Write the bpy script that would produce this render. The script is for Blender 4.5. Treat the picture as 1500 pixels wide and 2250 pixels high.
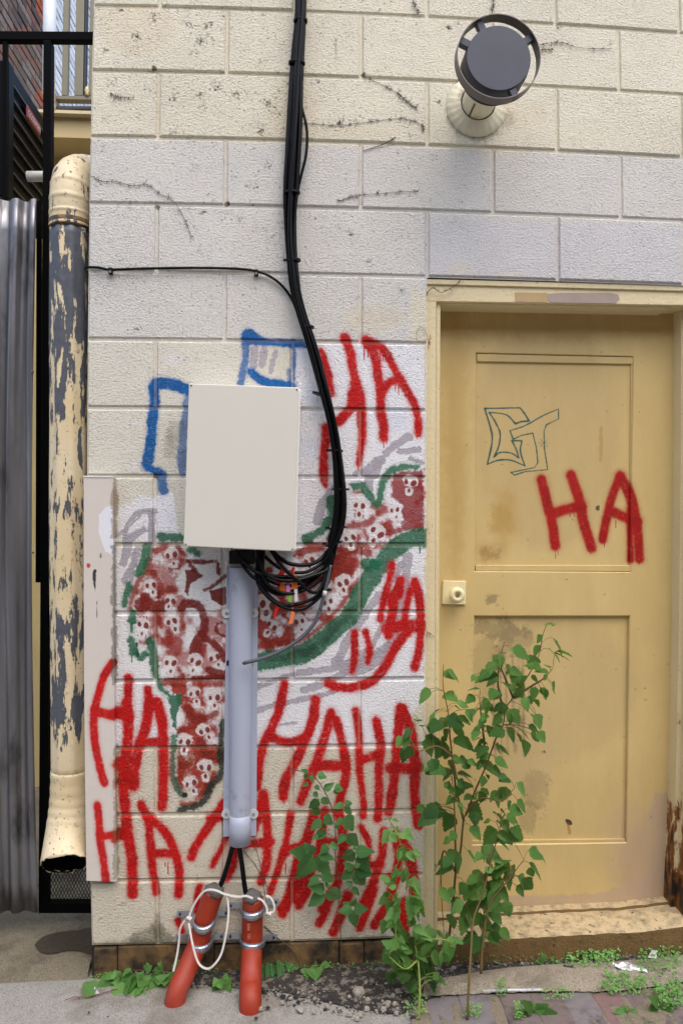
import bpy, bmesh, math, random
import numpy as np
from mathutils import Vector, Matrix, Euler
random.seed(7); rng = np.random.default_rng(11)
S = bpy.context.scene
for o in list(bpy.data.objects): bpy.data.objects.remove(o)

# ------------------------------------------------------------------ camera
F_PX = 1750.0
CAMX, CAMD, CAMZ, YAW, PITCH, ROLL = 0.60221478, 2.42700599, 1.43249319, 0.0644859, -0.000727, -0.0035944
cy, sy = math.cos(YAW), math.sin(YAW); cp, sp = math.cos(PITCH), math.sin(PITCH); cr, sr = math.cos(ROLL), math.sin(ROLL)
e_r = Vector((cy, -sy, 0)); e_f0 = Vector((sy, cy, 0)); e_z = Vector((0, 0, 1))
e_f = e_f0 * cp + e_z * sp; e_u = e_f0 * (-sp) + e_z * cp
R_ = e_r * cr - e_u * sr; U_ = e_r * sr + e_u * cr
CAM = Vector((CAMX, -CAMD, CAMZ))
cam_d = bpy.data.cameras.new('camera'); cam = bpy.data.objects.new('camera', cam_d); S.collection.objects.link(cam)
cam.matrix_world = Matrix(((R_.x, U_.x, -e_f.x, CAM.x), (R_.y, U_.y, -e_f.y, CAM.y), (R_.z, U_.z, -e_f.z, CAM.z), (0, 0, 0, 1)))
cam_d.sensor_fit = 'HORIZONTAL'; cam_d.sensor_width = 36; cam_d.lens = F_PX / 1500 * 36; cam_d.clip_end = 500; cam_d.clip_start = .05
S.camera = cam
# ------------------------------------------------------------------ world, sun, exposure
SUN_EL, SUN_AZ = 62.0, 20.0      # azimuth: degrees to the right of straight behind the camera
w = bpy.data.worlds.new('World'); S.world = w; w.use_nodes = True
nt = w.node_tree; nt.nodes.clear()
wo = nt.nodes.new('ShaderNodeOutputWorld'); bg = nt.nodes.new('ShaderNodeBackground'); sk = nt.nodes.new('ShaderNodeTexSky')
sk.sky_type = 'NISHITA'; sk.sun_disc = False; sk.sun_elevation = math.radians(SUN_EL); sk.sun_rotation = math.radians(180 - SUN_AZ)
sk.dust_density = 3.0; sk.air_density = 1.0; sk.ozone_density = 0.6
bg.inputs['Strength'].default_value = 0.148
nt.links.new(sk.outputs[0], bg.inputs[0]); nt.links.new(bg.outputs[0], wo.inputs[0])
sl = bpy.data.lights.new('sun', 'SUN'); sl.energy = .95; sl.angle = math.radians(100); sl.color = (1.0, .95, .87)
sun = bpy.data.objects.new('sun', sl); S.collection.objects.link(sun)
_el, _az = math.radians(SUN_EL), math.radians(SUN_AZ)
sdir = Vector((math.sin(_az) * math.cos(_el), -math.cos(_az) * math.cos(_el), math.sin(_el)))
sun.rotation_euler = sdir.to_track_quat('Z', 'Y').to_euler(); sun.location = (1, -3, 6)
S.view_settings.view_transform = 'Standard'; S.view_settings.look = 'None'
S.view_settings.gamma = 1; S.view_settings.use_curve_mapping = False; S.view_settings.exposure = 1.15
S.render.engine = 'CYCLES'; S.cycles.max_bounces = 6

# ------------------------------------------------------------------ geometry of sight lines (to lay measured outlines on real planes)
def ray(px, py):
    return (e_f + R_ * ((px - 750) / F_PX) - U_ * ((py - 1125) / F_PX))
def W(px, py, y=0.0):
    d = ray(px, py); t = (y + CAMD) / d.y; return CAM + d * t
def Wx(px, py, x):
    d = ray(px, py); t = (x - CAMX) / d.x; return CAM + d * t
def gz(x): return .031 + .012 * max(-.6, min(2.3, x))
def G(px, py, dz=0.0):
    d = ray(px, py); z = .05
    for _ in range(12):
        t = (z + dz - CAM.z) / d.z; p = CAM + d * t; z = gz(p.x)
    return p
def bow(X, Z):                      # the masonry as it was laid: courses measured off, not ideal
    f, cx, D, cz, yaw, pit, rol, k = 1750, .60233697, 2.38442558, 1.4552202, .06500514, -.01000518, -.00315028, .01943788
    d = (X - cx, D, Z - cz); c, s = math.cos(yaw), math.sin(yaw)
    r = d[0] * c - d[1] * s; fw = d[0] * s + d[1] * c; u = d[2]
    c, s = math.cos(pit), math.sin(pit); f2 = fw * c + u * s; u2 = -fw * s + u * c
    c, s = math.cos(rol), math.sin(rol); a = r * c - u2 * s; b = r * s + u2 * c
    x = f * a / f2; y = -f * b / f2; q = 1 - k * (x * x + y * y) / 1e6
    return W(750 + x * q, 1125 + y * q)

# ------------------------------------------------------------------ object helpers
def setp(o, label=None, cat=None, group=None, kind=None):
    if label: o['label'] = label
    if cat: o['category'] = cat
    if group: o['group'] = group
    if kind: o['kind'] = kind
    return o
def link(o, parent=None):
    S.collection.objects.link(o)
    if parent is not None:
        o.parent = parent; o.matrix_parent_inverse = Matrix.Translation(parent.location).inverted() if parent.type == 'EMPTY' else Matrix()
    return o
def empty(name, loc, label, cat, group=None):
    o = bpy.data.objects.new(name, None); o.location = loc; o.empty_display_size = .05
    S.collection.objects.link(o); bpy.context.view_layer.update(); return setp(o, label, cat, group)
def mesh(name, verts, faces, m, parent=None, smooth=False, bevel=0, seg=2):
    me = bpy.data.meshes.new(name); me.from_pydata([tuple(v) for v in verts], [], faces); me.update()
    bm = bmesh.new(); bm.from_mesh(me); bmesh.ops.recalc_face_normals(bm, faces=bm.faces)
    if bevel: bmesh.ops.bevel(bm, geom=list(bm.edges), offset=bevel, segments=seg, affect='EDGES', profile=.5, clamp_overlap=True)
    bm.to_mesh(me); bm.free()
    if smooth:
        for p in me.polygons: p.use_smooth = True
    if m: me.materials.append(m)
    return link(bpy.data.objects.new(name, me), parent)
class MB:
    def __init__(s): s.v = []; s.f = []
    def add(s, v, f):
        n = len(s.v); s.v += [tuple(a) for a in v]; s.f += [tuple(i + n for i in q) for q in f]
    def build(s, name, m, parent=None, smooth=False, bevel=0):
        return mesh(name, s.v, s.f, m, parent, smooth, bevel)
BF = [(0, 1, 2, 3), (7, 6, 5, 4), (0, 4, 5, 1), (1, 5, 6, 2), (2, 6, 7, 3), (3, 7, 4, 0)]
def boxvf(x0, x1, y0, y1, z0, z1):
    return [(x0, y0, z0), (x1, y0, z0), (x1, y0, z1), (x0, y0, z1), (x0, y1, z0), (x1, y1, z0), (x1, y1, z1), (x0, y1, z1)], BF
def box(name, x0, x1, y0, y1, z0, z1, m, parent=None, bevel=0):
    v, f = boxvf(x0, x1, y0, y1, z0, z1); return mesh(name, v, f, m, parent, bevel=bevel)
def quadbox(name, pts, y0, y1, m, parent=None, bevel=0):
    """four front corners (px,py) BL BR TR TL on plane y0, extruded to y1"""
    a = [W(px, py, y0) for px, py in pts]; b = [Vector((p.x, y1, p.z)) for p in a]
    return mesh(name, a + b, BF, m, parent, bevel=bevel)
def catmull(P, n=8):
    P = [Vector(p) for p in P]
    if len(P) < 3: return [P[0].lerp(P[-1], i / n) for i in range(n + 1)]
    Q = [P[0] * 2 - P[1]] + P + [P[-1] * 2 - P[-2]]; out = []
    for i in range(1, len(Q) - 2):
        p0, p1, p2, p3 = Q[i - 1:i + 3]
        for k in range(n):
            t = k / n
            out.append(.5 * ((2 * p1) + (p2 - p0) * t + (2 * p0 - 5 * p1 + 4 * p2 - p3) * t * t + (3 * p1 - p0 - 3 * p2 + p3) * t ** 3))
    out.append(P[-1]); return out
def tubevf(P, r, n=8, cap=True, prof=None, up=None):
    P = [Vector(p) for p in P]; V = []; Fs = []; N = len(P)
    rf = r if callable(r) else (lambda t: r)
    t0 = (P[1] - P[0]).normalized()
    a = up or (Vector((0, 0, 1)) if abs(t0.z) < .8 else Vector((0, 1, 0)))
    nrm = (a - t0 * a.dot(t0)).normalized()
    for i, p in enumerate(P):
        t = (P[min(i + 1, N - 1)] - P[max(i - 1, 0)]).normalized()
        nrm = (nrm - t * nrm.dot(t)).normalized(); b = t.cross(nrm)
        for k in range(n):
            th = 2 * math.pi * k / n; R = rf(i / (N - 1)) * (prof(th, i / (N - 1)) if prof else 1)
            V.append(p + nrm * math.cos(th) * R + b * math.sin(th) * R)
    for i in range(N - 1):
        for k in range(n):
            k2 = (k + 1) % n; Fs.append((i * n + k, i * n + k2, (i + 1) * n + k2, (i + 1) * n + k))
    if cap: Fs.append(tuple(range(n))[::-1]); Fs.append(tuple((N - 1) * n + k for k in range(n)))
    return V, Fs
def tube(name, P, r, m, parent=None, n=8, smooth=True, cap=True, prof=None):
    v, f = tubevf(P, r, n, cap, prof); return mesh(name, v, f, m, parent, smooth)
def disc_y(cx, cz, y0, y1, r, n=24, r2=None):
    r2 = r if r2 is None else r2
    v = [(cx + r * math.cos(2 * math.pi * k / n), y0, cz + r * math.sin(2 * math.pi * k / n)) for k in range(n)]
    v += [(cx + r2 * math.cos(2 * math.pi * k / n), y1, cz + r2 * math.sin(2 * math.pi * k / n)) for k in range(n)]
    f = [tuple(range(n)), tuple(range(2 * n - 1, n - 1, -1))] + [(k, (k + 1) % n, n + (k + 1) % n, n + k) for k in range(n)]
    return v, f
def ribbonvf(P, wd, nrm=Vector((0, -1, 0)), th=.0009):
    V = []; Fs = []; P = [Vector(p) for p in P]
    for i, p in enumerate(P):
        t = (P[min(i + 1, len(P) - 1)] - P[max(i - 1, 0)]).normalized(); s = t.cross(nrm).normalized()
        for a in (-1, 1):
            for b in (-1, 1): V.append(p + s * wd / 2 * a + nrm * th / 2 * b)
    for i in range(len(P) - 1):
        q = i * 4; r = q + 4
        Fs += [(q, q + 2, r + 2, r), (q + 1, r + 1, r + 3, q + 3), (q, r, r + 1, q + 1), (q + 2, q + 3, r + 3, r + 2)]
    n = len(V); Fs += [(0, 1, 3, 2), (n - 4, n - 2, n - 1, n - 3)]
    return V, Fs

# ------------------------------------------------------------------ materials
def lin(*c):
    return tuple(((v / 255) / 12.92 if v / 255 <= .04045 else ((v / 255 + .055) / 1.055) ** 2.4) for v in c)
def nmat(name):
    m = bpy.data.materials.new(name); m.use_nodes = True; n = m.node_tree
    return m, n, n.nodes, n.links, n.nodes['Principled BSDF']
def noise(N, L, vec, scale, detail=4, rough=.55, sc=None):
    t = N.new('ShaderNodeTexNoise'); t.inputs['Scale'].default_value = scale; t.inputs['Detail'].default_value = detail; t.inputs['Roughness'].default_value = rough
    if sc:
        mp = N.new('ShaderNodeMapping'); mp.inputs['Scale'].default_value = sc; L.new(vec, mp.inputs[0]); vec = mp.outputs[0]
    L.new(vec, t.inputs['Vector']); return t.outputs['Fac']
def ramp(N, L, src, stops):
    r = N.new('ShaderNodeValToRGB'); e = r.color_ramp.elements
    while len(e) < len(stops): e.new(.5)
    for el, (p, c) in zip(e, stops): el.position = p; el.color = (*c, 1) if len(c) == 3 else c
    L.new(src, r.inputs[0]); return r.outputs[0]
def mixc(N, L, fac, a, b, mode='MIX'):
    x = N.new('ShaderNodeMix'); x.data_type = 'RGBA'; x.blend_type = mode
    if hasattr(fac, 'type') : L.new(fac, x.inputs[0])
    else: x.inputs[0].default_value = fac
    for s, i in ((a, 6), (b, 7)):
        if isinstance(s, tuple): x.inputs[i].default_value = (*s, 1)
        else: L.new(s, x.inputs[i])
    return x.outputs[2]
def mth(N, L, op, a, b=None, c=None):
    x = N.new('ShaderNodeMath'); x.operation = op
    for i, s in enumerate((a, b, c)):
        if s is None: continue
        if isinstance(s, (int, float)): x.inputs[i].default_value = s
        else: L.new(s, x.inputs[i])
    return x.outputs[0]
def bump(N, L, B, h, dist, strength=1.0, prev=None):
    b = N.new('ShaderNodeBump'); b.inputs['Distance'].default_value = dist; b.inputs['Strength'].default_value = strength
    L.new(h, b.inputs['Height'])
    if prev: L.new(prev, b.inputs['Normal'])
    L.new(b.outputs[0], B.inputs['Normal']); return b.outputs[0]
def pos(N): return N.new('ShaderNodeNewGeometry').outputs['Position']
BLK = (0, 0, 0); WHT = (1, 1, 1)
def simple(name, col, rough=.6, metal=0, var=.15, vs=30, bmp=0, bs=120, dirt=None, ds=12, dth=(.55, .7), spec=.5, coat=0):
    m, n, N, L, B = nmat(name); p = pos(N)
    f = noise(N, L, p, vs)
    c = mixc(N, L, f, tuple(v * (1 - var) for v in col), tuple(min(1, v * (1 + var)) for v in col))
    if dirt:
        d = noise(N, L, p, ds, 6, .65); c = mixc(N, L, ramp(N, L, d, [(dth[0], BLK), (dth[1], WHT)]), c, dirt)
    L.new(c, B.inputs['Base Color']); B.inputs['Roughness'].default_value = rough; B.inputs['Metallic'].default_value = metal
    B.inputs['Specular IOR Level'].default_value = spec
    if coat: B.inputs['Coat Weight'].default_value = coat
    if bmp: bump(N, L, B, noise(N, L, p, bs, 3), bmp)
    return m

# ---- painted-image layers computed here in numpy, laid on the real surfaces by their place on the wall
def fbm(h, w_, cell, seed, octs=4):
    r = np.random.default_rng(seed); out = np.zeros((h, w_), np.float32); amp = 1; tot = 0
    for o in range(octs):
        c = max(2, cell / 2 ** o); gh, gw = int(h / c) + 3, int(w_ / c) + 3; g = r.random((gh, gw), dtype=np.float32)
        yy = np.arange(h) / c; xx = np.arange(w_) / c; y0 = yy.astype(int); x0 = xx.astype(int)
        fy = (yy - y0)[:, None].astype(np.float32); fx = (xx - x0)[None, :].astype(np.float32); fy = fy * fy * (3 - 2 * fy); fx = fx * fx * (3 - 2 * fx)
        a = g[y0][:, x0]; b = g[y0][:, x0 + 1]; c_ = g[y0 + 1][:, x0]; d = g[y0 + 1][:, x0 + 1]
        out += amp * ((a * (1 - fx) + b * fx) * (1 - fy) + (c_ * (1 - fx) + d * fx) * fy); tot += amp; amp *= .55
    return out / tot
class Canvas:
    """a sheet of paint in wall metres; rows run upwards as Blender's pixels do"""
    def __init__(s, x0, x1, z0, z1, res, col, yplane, seed=1):
        s.x0, s.z0, s.res, s.y = x0, z0, res, yplane; s.w = int((x1 - x0) / res); s.h = int((z1 - z0) / res)
        s.x1 = x0 + s.w * res; s.z1 = z0 + s.h * res
        s.a = np.empty((s.h, s.w, 3), np.float32); s.a[:] = col
        s.n = fbm(s.h, s.w, 24, seed) - .5; s.nf = fbm(s.h, s.w, 5, seed + 1, 2) - .5; s.nb = fbm(s.h, s.w, 220, seed + 2, 5) - .5
        s.crop = (0, 0, 1.0)
    def C(s, ox, oy, sc): s.crop = (ox, oy, sc)
    def pt(s, p, y=None):
        q = W(s.crop[0] + p[0] / s.crop[2], s.crop[1] + p[1] / s.crop[2], s.y if y is None else y)
        return ((q.x - s.x0) / s.res, (q.z - s.z0) / s.res)
    def ppx(s): return (CAMD + s.y) / F_PX / s.res       # canvas px per photo px
    def blend(s, sl, al, col):
        al = np.clip(al, 0, 1)[..., None]; s.a[sl] = s.a[sl] * (1 - al) + np.array(col, np.float32) * al
    def bbox(s, pts, m):
        xs = [p[0] for p in pts]; ys = [p[1] for p in pts]
        a, b = max(0, int(min(xs) - m)), min(s.w, int(max(xs) + m) + 1); c, d = max(0, int(min(ys) - m)), min(s.h, int(max(ys) + m) + 1)
        return (slice(c, d), slice(a, b)), c, a
    def stroke(s, pts, wd, col, al=1.0, soft=3.0, rag=2.0, taper=0, sm=True, y=None):
        k = s.ppx(); P = [s.pt(p, y) for p in pts]
        if sm and len(P) > 2: P = [(v.x, v.y) for v in catmull([(a, b, 0) for a, b in P], 6)]
        wv = wd / s.crop[2] * k / 2; sf = soft * k
        sl, c, a = s.bbox(P, wv + sf * 3 + 4)
        if sl[0].stop <= sl[0].start or sl[1].stop <= sl[1].start: return
        Y, X = np.mgrid[sl[0], sl[1]].astype(np.float32); D = np.full(X.shape, 1e9, np.float32)
        n = len(P) - 1
        for i in range(n):
            (ax, ay), (bx, by) = P[i], P[i + 1]; dx, dy = bx - ax, by - ay; q = dx * dx + dy * dy + 1e-9
            t = np.clip(((X - ax) * dx + (Y - ay) * dy) / q, 0, 1)
            d = np.hypot(X - ax - t * dx, Y - ay - t * dy)
            if taper: d = d + wv * taper * np.clip(((i + t) / n - .6) / .4, 0, 1)
            D = np.minimum(D, d)
        v = (wv - D + s.n[sl] * rag * k * 3 + s.nf[sl] * rag * k * 1.6) / max(sf, .6)
        A = np.clip(v * .5 + .5, 0, 1); A = A * A * (3 - 2 * A)
        if soft >= 3:      # overspray
            A = np.maximum(A, np.clip((wv + sf * 2.6 - D) / (sf * 2.6), 0, 1) ** 2 * .35 * (s.nf[sl] + .85))
        s.blend(sl, A * al * np.clip(1.06 + s.nf[sl] * .5, 0, 1), col)
        if soft >= 3: s.a[sl] *= (1 - np.clip(A - .6, 0, 1) * np.clip(s.n[sl] * 2.2 + .12, 0, .6))[..., None]
    def poly(s, pts, col, al=1.0, soft=2.0, rag=2.0, y=None, mot=0):
        k = s.ppx(); P = [s.pt(p, y) for p in pts]; sf = max(soft * k, .6)
        sl, c, a = s.bbox(P, sf * 3 + 4); Y, X = np.mgrid[sl[0], sl[1]].astype(np.float32)
        D = np.full(X.shape, 1e9, np.float32); ins = np.zeros(X.shape, bool); n = len(P)
        for i in range(n):
            (ax, ay), (bx, by) = P[i], P[(i + 1) % n]; dx, dy = bx - ax, by - ay; q = dx * dx + dy * dy + 1e-9
            t = np.clip(((X - ax) * dx + (Y - ay) * dy) / q, 0, 1); D = np.minimum(D, np.hypot(X - ax - t * dx, Y - ay - t * dy))
            cr_ = (ay > Y) != (by > Y)
            with np.errstate(divide='ignore', invalid='ignore'):
                ins ^= cr_ & (X < (bx - ax) * (Y - ay) / ((by - ay) if by != ay else 1e-9) + ax)
        v = (np.where(ins, D, -D) + s.n[sl] * rag * k * 3 + s.nf[sl] * rag * k * 1.5) / sf
        A = np.clip(v * .5 + .5, 0, 1)
        if mot: A = A * np.clip(.5 + s.n[sl] * mot + s.nb[sl] * mot, 0, 1.1)
        s.blend(sl, A * A * (3 - 2 * A) * al, col)
    def ell(s, c, rx, ry, ang, col, al=1.0, soft=1.0, rag=1.0):
        pts = []
        for k in range(14):
            t = 2 * math.pi * k / 14; u, v = rx * math.cos(t), ry * math.sin(t)
            pts.append((c[0] + u * math.cos(ang) - v * math.sin(ang), c[1] + u * math.sin(ang) + v * math.cos(ang)))
        s.poly(pts, col, al, soft, rag)
    def drips(s, pts, col, wd=5):
        for x, y, l in pts: s.stroke([(x, y), (x, y + l)], wd, col, 1, .8, .3, sm=False)
    def specks(s, c, r, n, col=(.03, .028, .02), al=.7, size=1.6):
        for _ in range(n):
            a = random.random() * 6.28; d = abs(random.gauss(0, .5)) * r; q = (c[0] + d * math.cos(a) * 1.3, c[1] + d * math.sin(a))
            s.crop, cr0 = (0, 0, 1.0), s.crop
            s.stroke([q, (q[0] + random.uniform(-3, 3), q[1] + random.uniform(-2, 2))], random.uniform(.6, 1.4) * size, col, al * random.uniform(.4, 1), 1.0, 1.2, sm=False)
            s.crop = cr0
    def image(s, name):
        im = bpy.data.images.new(name, s.w, s.h, alpha=False, float_buffer=False); a = np.clip(s.a, 0, 1)
        a = np.where(a <= .0031308, a * 12.92, 1.055 * a ** (1 / 2.4) - .055)
        px = np.ones((s.h, s.w, 4), np.float32); px[..., :3] = a; im.pixels.foreach_set(px.ravel()); im.update(); im.pack(); return im
def paint_nodes(N, L, cv, im):
    mp = N.new('ShaderNodeMapping'); sx, sz = 1 / (cv.x1 - cv.x0), 1 / (cv.z1 - cv.z0)
    mp.inputs['Scale'].default_value = (sx, 0, sz); mp.inputs['Location'].default_value = (-cv.x0 * sx, 0, -cv.z0 * sz); L.new(pos(N), mp.inputs[0])
    sx_ = N.new('ShaderNodeSeparateXYZ'); L.new(mp.outputs[0], sx_.inputs[0]); cb = N.new('ShaderNodeCombineXYZ')
    L.new(sx_.outputs[0], cb.inputs[0]); L.new(sx_.outputs[2], cb.inputs[1])
    t = N.new('ShaderNodeTexImage'); t.image = im; t.extension = 'EXTEND'; L.new(cb.outputs[0], t.inputs[0]); return t.outputs[0]

CREAM = lin(217, 211, 191); LAV = lin(203, 202, 200); BEIGE = lin(196, 189, 172); WHITE = lin(228, 229, 236); GREY = lin(163, 158, 166)
RED = (.50, .002, .002); DRED = lin(118, 24, 14); SRED = lin(150, 44, 30); GREEN = lin(16, 102, 68); DGREEN = lin(24, 44, 34); BLUE = lin(6, 92, 158)

def paint_wall():
    c = Canvas(-.06, 1.90, .02, 3.12, .00125, CREAM, 0.0, 3)
    c.a *= (1 + c.nb * .16)[..., None]
    # tonal zones of successive repaints
    yb = lambda y: y
    c.poly([(150, 302), (1600, 345), (1600, 640), (900, 640), (900, 760), (150, 745)], LAV, .75, 10, 6)
    c.poly([(930, 480), (1600, 500), (1600, 640), (930, 620)], lin(196, 194, 200), .5, 8, 5)
    c.poly([(150, 1640), (950, 1640), (950, 2100), (150, 2100)], BEIGE, .55, 14, 8)
    for x, y, rx, ry in [(560, 800, 90, 50), (820, 700, 70, 30), (700, 290, 160, 14), (1100, 330, 60, 8), (1140, 250, 60, 30), (1010, 592, 20, 10), (1120, 608, 30, 6), (640, 240, 60, 60), (300, 60, 90, 60)]:
        c.ell((x, y), rx, ry, 0, lin(212, 200, 172), .5, 14, 6)
    c.poly([(180, 745), (640, 745), (640, 1200), (180, 1200)], lin(204, 203, 194), .6, 14, 8)
    # whiter repair coats
    c.poly([(640, 752), (932, 756), (932, 1500), (880, 1645), (560, 1645), (560, 1470), (600, 1205), (640, 1205)], WHITE, .8, 3, 5)
    c.poly([(250, 1202), (505, 1202), (505, 1640), (250, 1640)], WHITE, .7, 5, 8)
    c.poly([(352, 1085), (378, 1083), (396, 1190), (320, 1190), (322, 1100)], WHITE, .95, 2, 3)
    c.poly([(258, 1125), (300, 1092), (335, 1094), (335, 1190), (262, 1192)], WHITE, .7, 5, 5)
    c.C(600, 700, 4.1667)
    for x, y, r in [(330, 330, 120), (360, 700, 100), (330, 1200, 110), (900, 300, 120), (1120, 900, 110)]: c.ell((x, y), r, r, 0, lin(206, 214, 228), .5, 10, 8)
    c.C(250, 700, 3.75)
    for x, y, r in [(180, 860, 30), (170, 1210, 35), (480, 340, 60)]: c.ell((x, y), r, r * .8, 0, lin(216, 214, 214), .6, 4, 8)
    # lavender-grey buffing
    g = lambda P, w_, a=.9: c.stroke(P, w_, GREY, a, 1.0, 3.0)
    c.C(250, 700, 3.75)
    for P, w_ in [([(1160, 240), (1150, 400)], 60), ([(1240, 240), (1220, 380)], 60), ([(1335, 270), (1290, 440)], 45), ([(80, 1850), (110, 1700), (220, 1600), (330, 1590)], 42), ([(305, 1600), (310, 1830)], 60), ([(100, 1800), (240, 1730)], 36), ([(120, 1720), (200, 1640)], 30)]: g(P, w_)
    c.C(180, 1150, 4.4118)
    for P, w_ in [([(440, 225), (400, 390)], 80), ([(540, 250), (480, 430), (410, 560)], 70), ([(500, 300), (470, 600)], 50), ([(680, 0), (680, 200), (660, 420), (645, 570)], 48), ([(470, 150), (600, 70)], 60), ([(330, 130), (420, 60)], 40)]: g(P, w_)
    c.C(600, 700, 4.1667)
    for P, w_ in [([(1030, 1230), (1130, 1150), (1240, 1090)], 75), ([(1150, 1220), (1330, 1200)], 60), ([(850, 1400), (980, 1290)], 90), ([(960, 1300), (930, 1430)], 80), ([(760, 1420), (860, 1410)], 50), ([(880, 1480), (880, 1560)], 80), ([(450, 1690), (400, 1860)], 95), ([(550, 1550), (470, 1650)], 40), ([(430, 1850), (410, 1950)], 26), ([(1250, 1290), (1350, 1320)], 60)]: g(P, w_)
    c.C(500, 1180, 3.2609)
    for P, w_ in [([(1290, 150), (1270, 300), (1250, 480), (1230, 600)], 72), ([(1240, 200), (1190, 300)], 60), ([(1080, 420), (940, 610), (850, 750), (795, 880)], 62), ([(200, 1080), (500, 980), (800, 930), (1010, 800), (1110, 620)], 48), ([(780, 900), (900, 960), (1100, 850), (1200, 740)], 92), ([(550, 1100), (800, 1000), (1150, 780)], 60), ([(200, 1250), (400, 1190), (650, 1140), (780, 1100)], 42), ([(370, 1350), (500, 1335)], 22), ([(600, 1330), (640, 1290)], 26)]: g(P, w_, .85)
    # slice: soft dark-red shading
    r = lambda P, w_, col=SRED, a=.9, so=5, rg=3: c.stroke(P, w_, col, a, so, rg)
    c.C(0, 0, 1); F1 = lin(158, 48, 34)
    c.poly([(735, 1085), (790, 1080), (845, 1112), (868, 1040), (932, 1035), (932, 1165), (880, 1175), (820, 1235), (760, 1315), (690, 1390), (620, 1425), (566, 1440), (566, 1250), (640, 1225), (690, 1200), (728, 1180)], F1, 1, 7, 7, mot=3.2)
    c.poly([(372, 1500), (495, 1500), (490, 1700), (440, 1775), (395, 1740), (384, 1640), (398, 1580)], F1, 1, 6, 6, mot=3.2)
    c.poly([(318, 1240), (345, 1205), (400, 1215), (380, 1290), (420, 1330), (500, 1345), (495, 1500), (365, 1490), (340, 1420), (300, 1335)], F1, .75, 9, 9, mot=3.5)
    c.C(250, 1190, 5.769)
    for P, w_ in [([(520, 130), (640, 80)], 110), ([(440, 230), (370, 400), (280, 560), (220, 760), (200, 850)], 85), ([(500, 410), (580, 520), (590, 640)], 95), ([(690, 610), (790, 610)], 85), ([(740, 360), (860, 300), (870, 240)], 60), ([(530, 900), (545, 1000), (530, 1200)], 70), ([(575, 960), (590, 1100)], 50), ([(855, 950), (870, 1080)], 80), ([(700, 1170), (720, 1330)], 110), ([(660, 1260), (820, 1270), (790, 1400), (700, 1400)], 120), ([(600, 1785), (1000, 1760), (1400, 1700)], 80), ([(340, 1280), (400, 1285)], 60), ([(800, 80), (900, 170)], 60), ([(1150, 1330), (1110, 1440)], 90), ([(820, 1620), (880, 1720)], 80)]: r(P, w_)
    for P, w_ in [([(330, 800), (420, 790), (500, 830), (620, 820)], 160), ([(390, 700), (400, 850)], 110), ([(930, 250), (1100, 262), (1290, 248)], 55), ([(950, 260), (1020, 370)], 60), ([(1320, 280), (1322, 400)], 45), ([(1150, 622), (1270, 560), (1420, 440)], 50), ([(860, 840), (900, 800), (1030, 800), (1110, 880), (1140, 1000), (1130, 1180)], 110), ([(1100, 1200), (1040, 1290), (1020, 1390)], 140), ([(1150, 1220), (1300, 1330), (1400, 1500)], 90), ([(1370, 1025), (1300, 1070), (1310, 1160), (1400, 1205)], 38), ([(1210, 1640), (1400, 1680)], 110), ([(1000, 1740), (1400, 1720)], 70), ([(700, 330), (705, 390)], 40), ([(540, 650), (560, 700)], 70)]: r(P, w_, DRED, .95, 2.5, 2.5)
    c.poly([(900, 370), (1010, 355), (1060, 390), (1125, 440), (970, 550), (940, 700), (890, 640), (912, 480)], DRED, .95, 1.5, 2)
    c.poly([(1200, 625), (1420, 570), (1420, 790), (1370, 820), (1240, 740)], DRED, .97, 1.5, 2)
    c.drips([(330, 955, 25), (380, 955, 70), (415, 955, 20), (1020, 1440, 20), (1060, 1440, 12)], DRED, 16)
    c.C(560, 1200, 5.769)
    for P, w_ in [([(560, 80), (820, 30)], 90), ([(1050, 200), (1200, 200), (1130, 300), (1020, 340)], 190), ([(700, 490), (800, 410)], 150), ([(600, 640), (640, 700)], 110), ([(0, 1290), (300, 1240), (560, 1200), (700, 1120), (900, 960), (1050, 800), (1200, 600), (1300, 430)], 80), ([(50, 820), (250, 850)], 50), ([(430, 750), (700, 800)], 90), ([(40, 640), (110, 640)], 60), ([(80, 1180), (200, 1220)], 90), ([(100, 480), (220, 520)], 60), ([(380, 560), (520, 620)], 80), ([(1080, 60), (1450, 90)], 100), ([(830, 880), (950, 930)], 110)]: r(P, w_)
    c.C(660, 1000, 5.357)
    c.poly([(1080, 190), (1445, 165), (1445, 860), (1050, 960), (930, 860), (1000, 760), (1110, 860), (1200, 800), (1170, 600), (1050, 500), (1050, 300)], lin(140, 38, 40), .92, 4, 5)
    for P, w_ in [([(560, 840), (800, 800), (850, 750)], 90), ([(860, 600), (980, 620), (930, 680)], 110), ([(620, 440), (710, 430)], 55), ([(690, 1070), (1040, 1090)], 70), ([(420, 1400), (520, 1330), (620, 1290)], 190), ([(100, 1060), (260, 1080)], 90), ([(250, 1450), (330, 1400)], 120), ([(300, 1150), (420, 1220)], 60), ([(950, 840), (1050, 800)], 100), ([(750, 900), (800, 1010)], 60)]: r(P, w_)
    c.C(350, 1480, 7.256)
    for P, w_ in [([(410, 560), (480, 620), (520, 740), (760, 700), (900, 640)], 140), ([(60, 180), (420, 205)], 55), ([(560, 170), (1000, 180)], 110), ([(650, 400), (700, 500)], 60), ([(340, 920), (480, 880), (580, 820)], 90), ([(880, 850), (900, 1000)], 80), ([(660, 1120), (700, 1300), (900, 1300)], 160), ([(340, 1350), (380, 1500), (500, 1400)], 140), ([(270, 1680), (380, 1630)], 70), ([(850, 1600), (780, 1800), (650, 2000)], 100), ([(560, 1200), (600, 1500)], 80), ([(360, 2080), (560, 2090)], 100), ([(700, 1900), (800, 1750)], 120)]: r(P, w_, SRED if w_ < 120 else lin(136, 36, 20))
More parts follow.
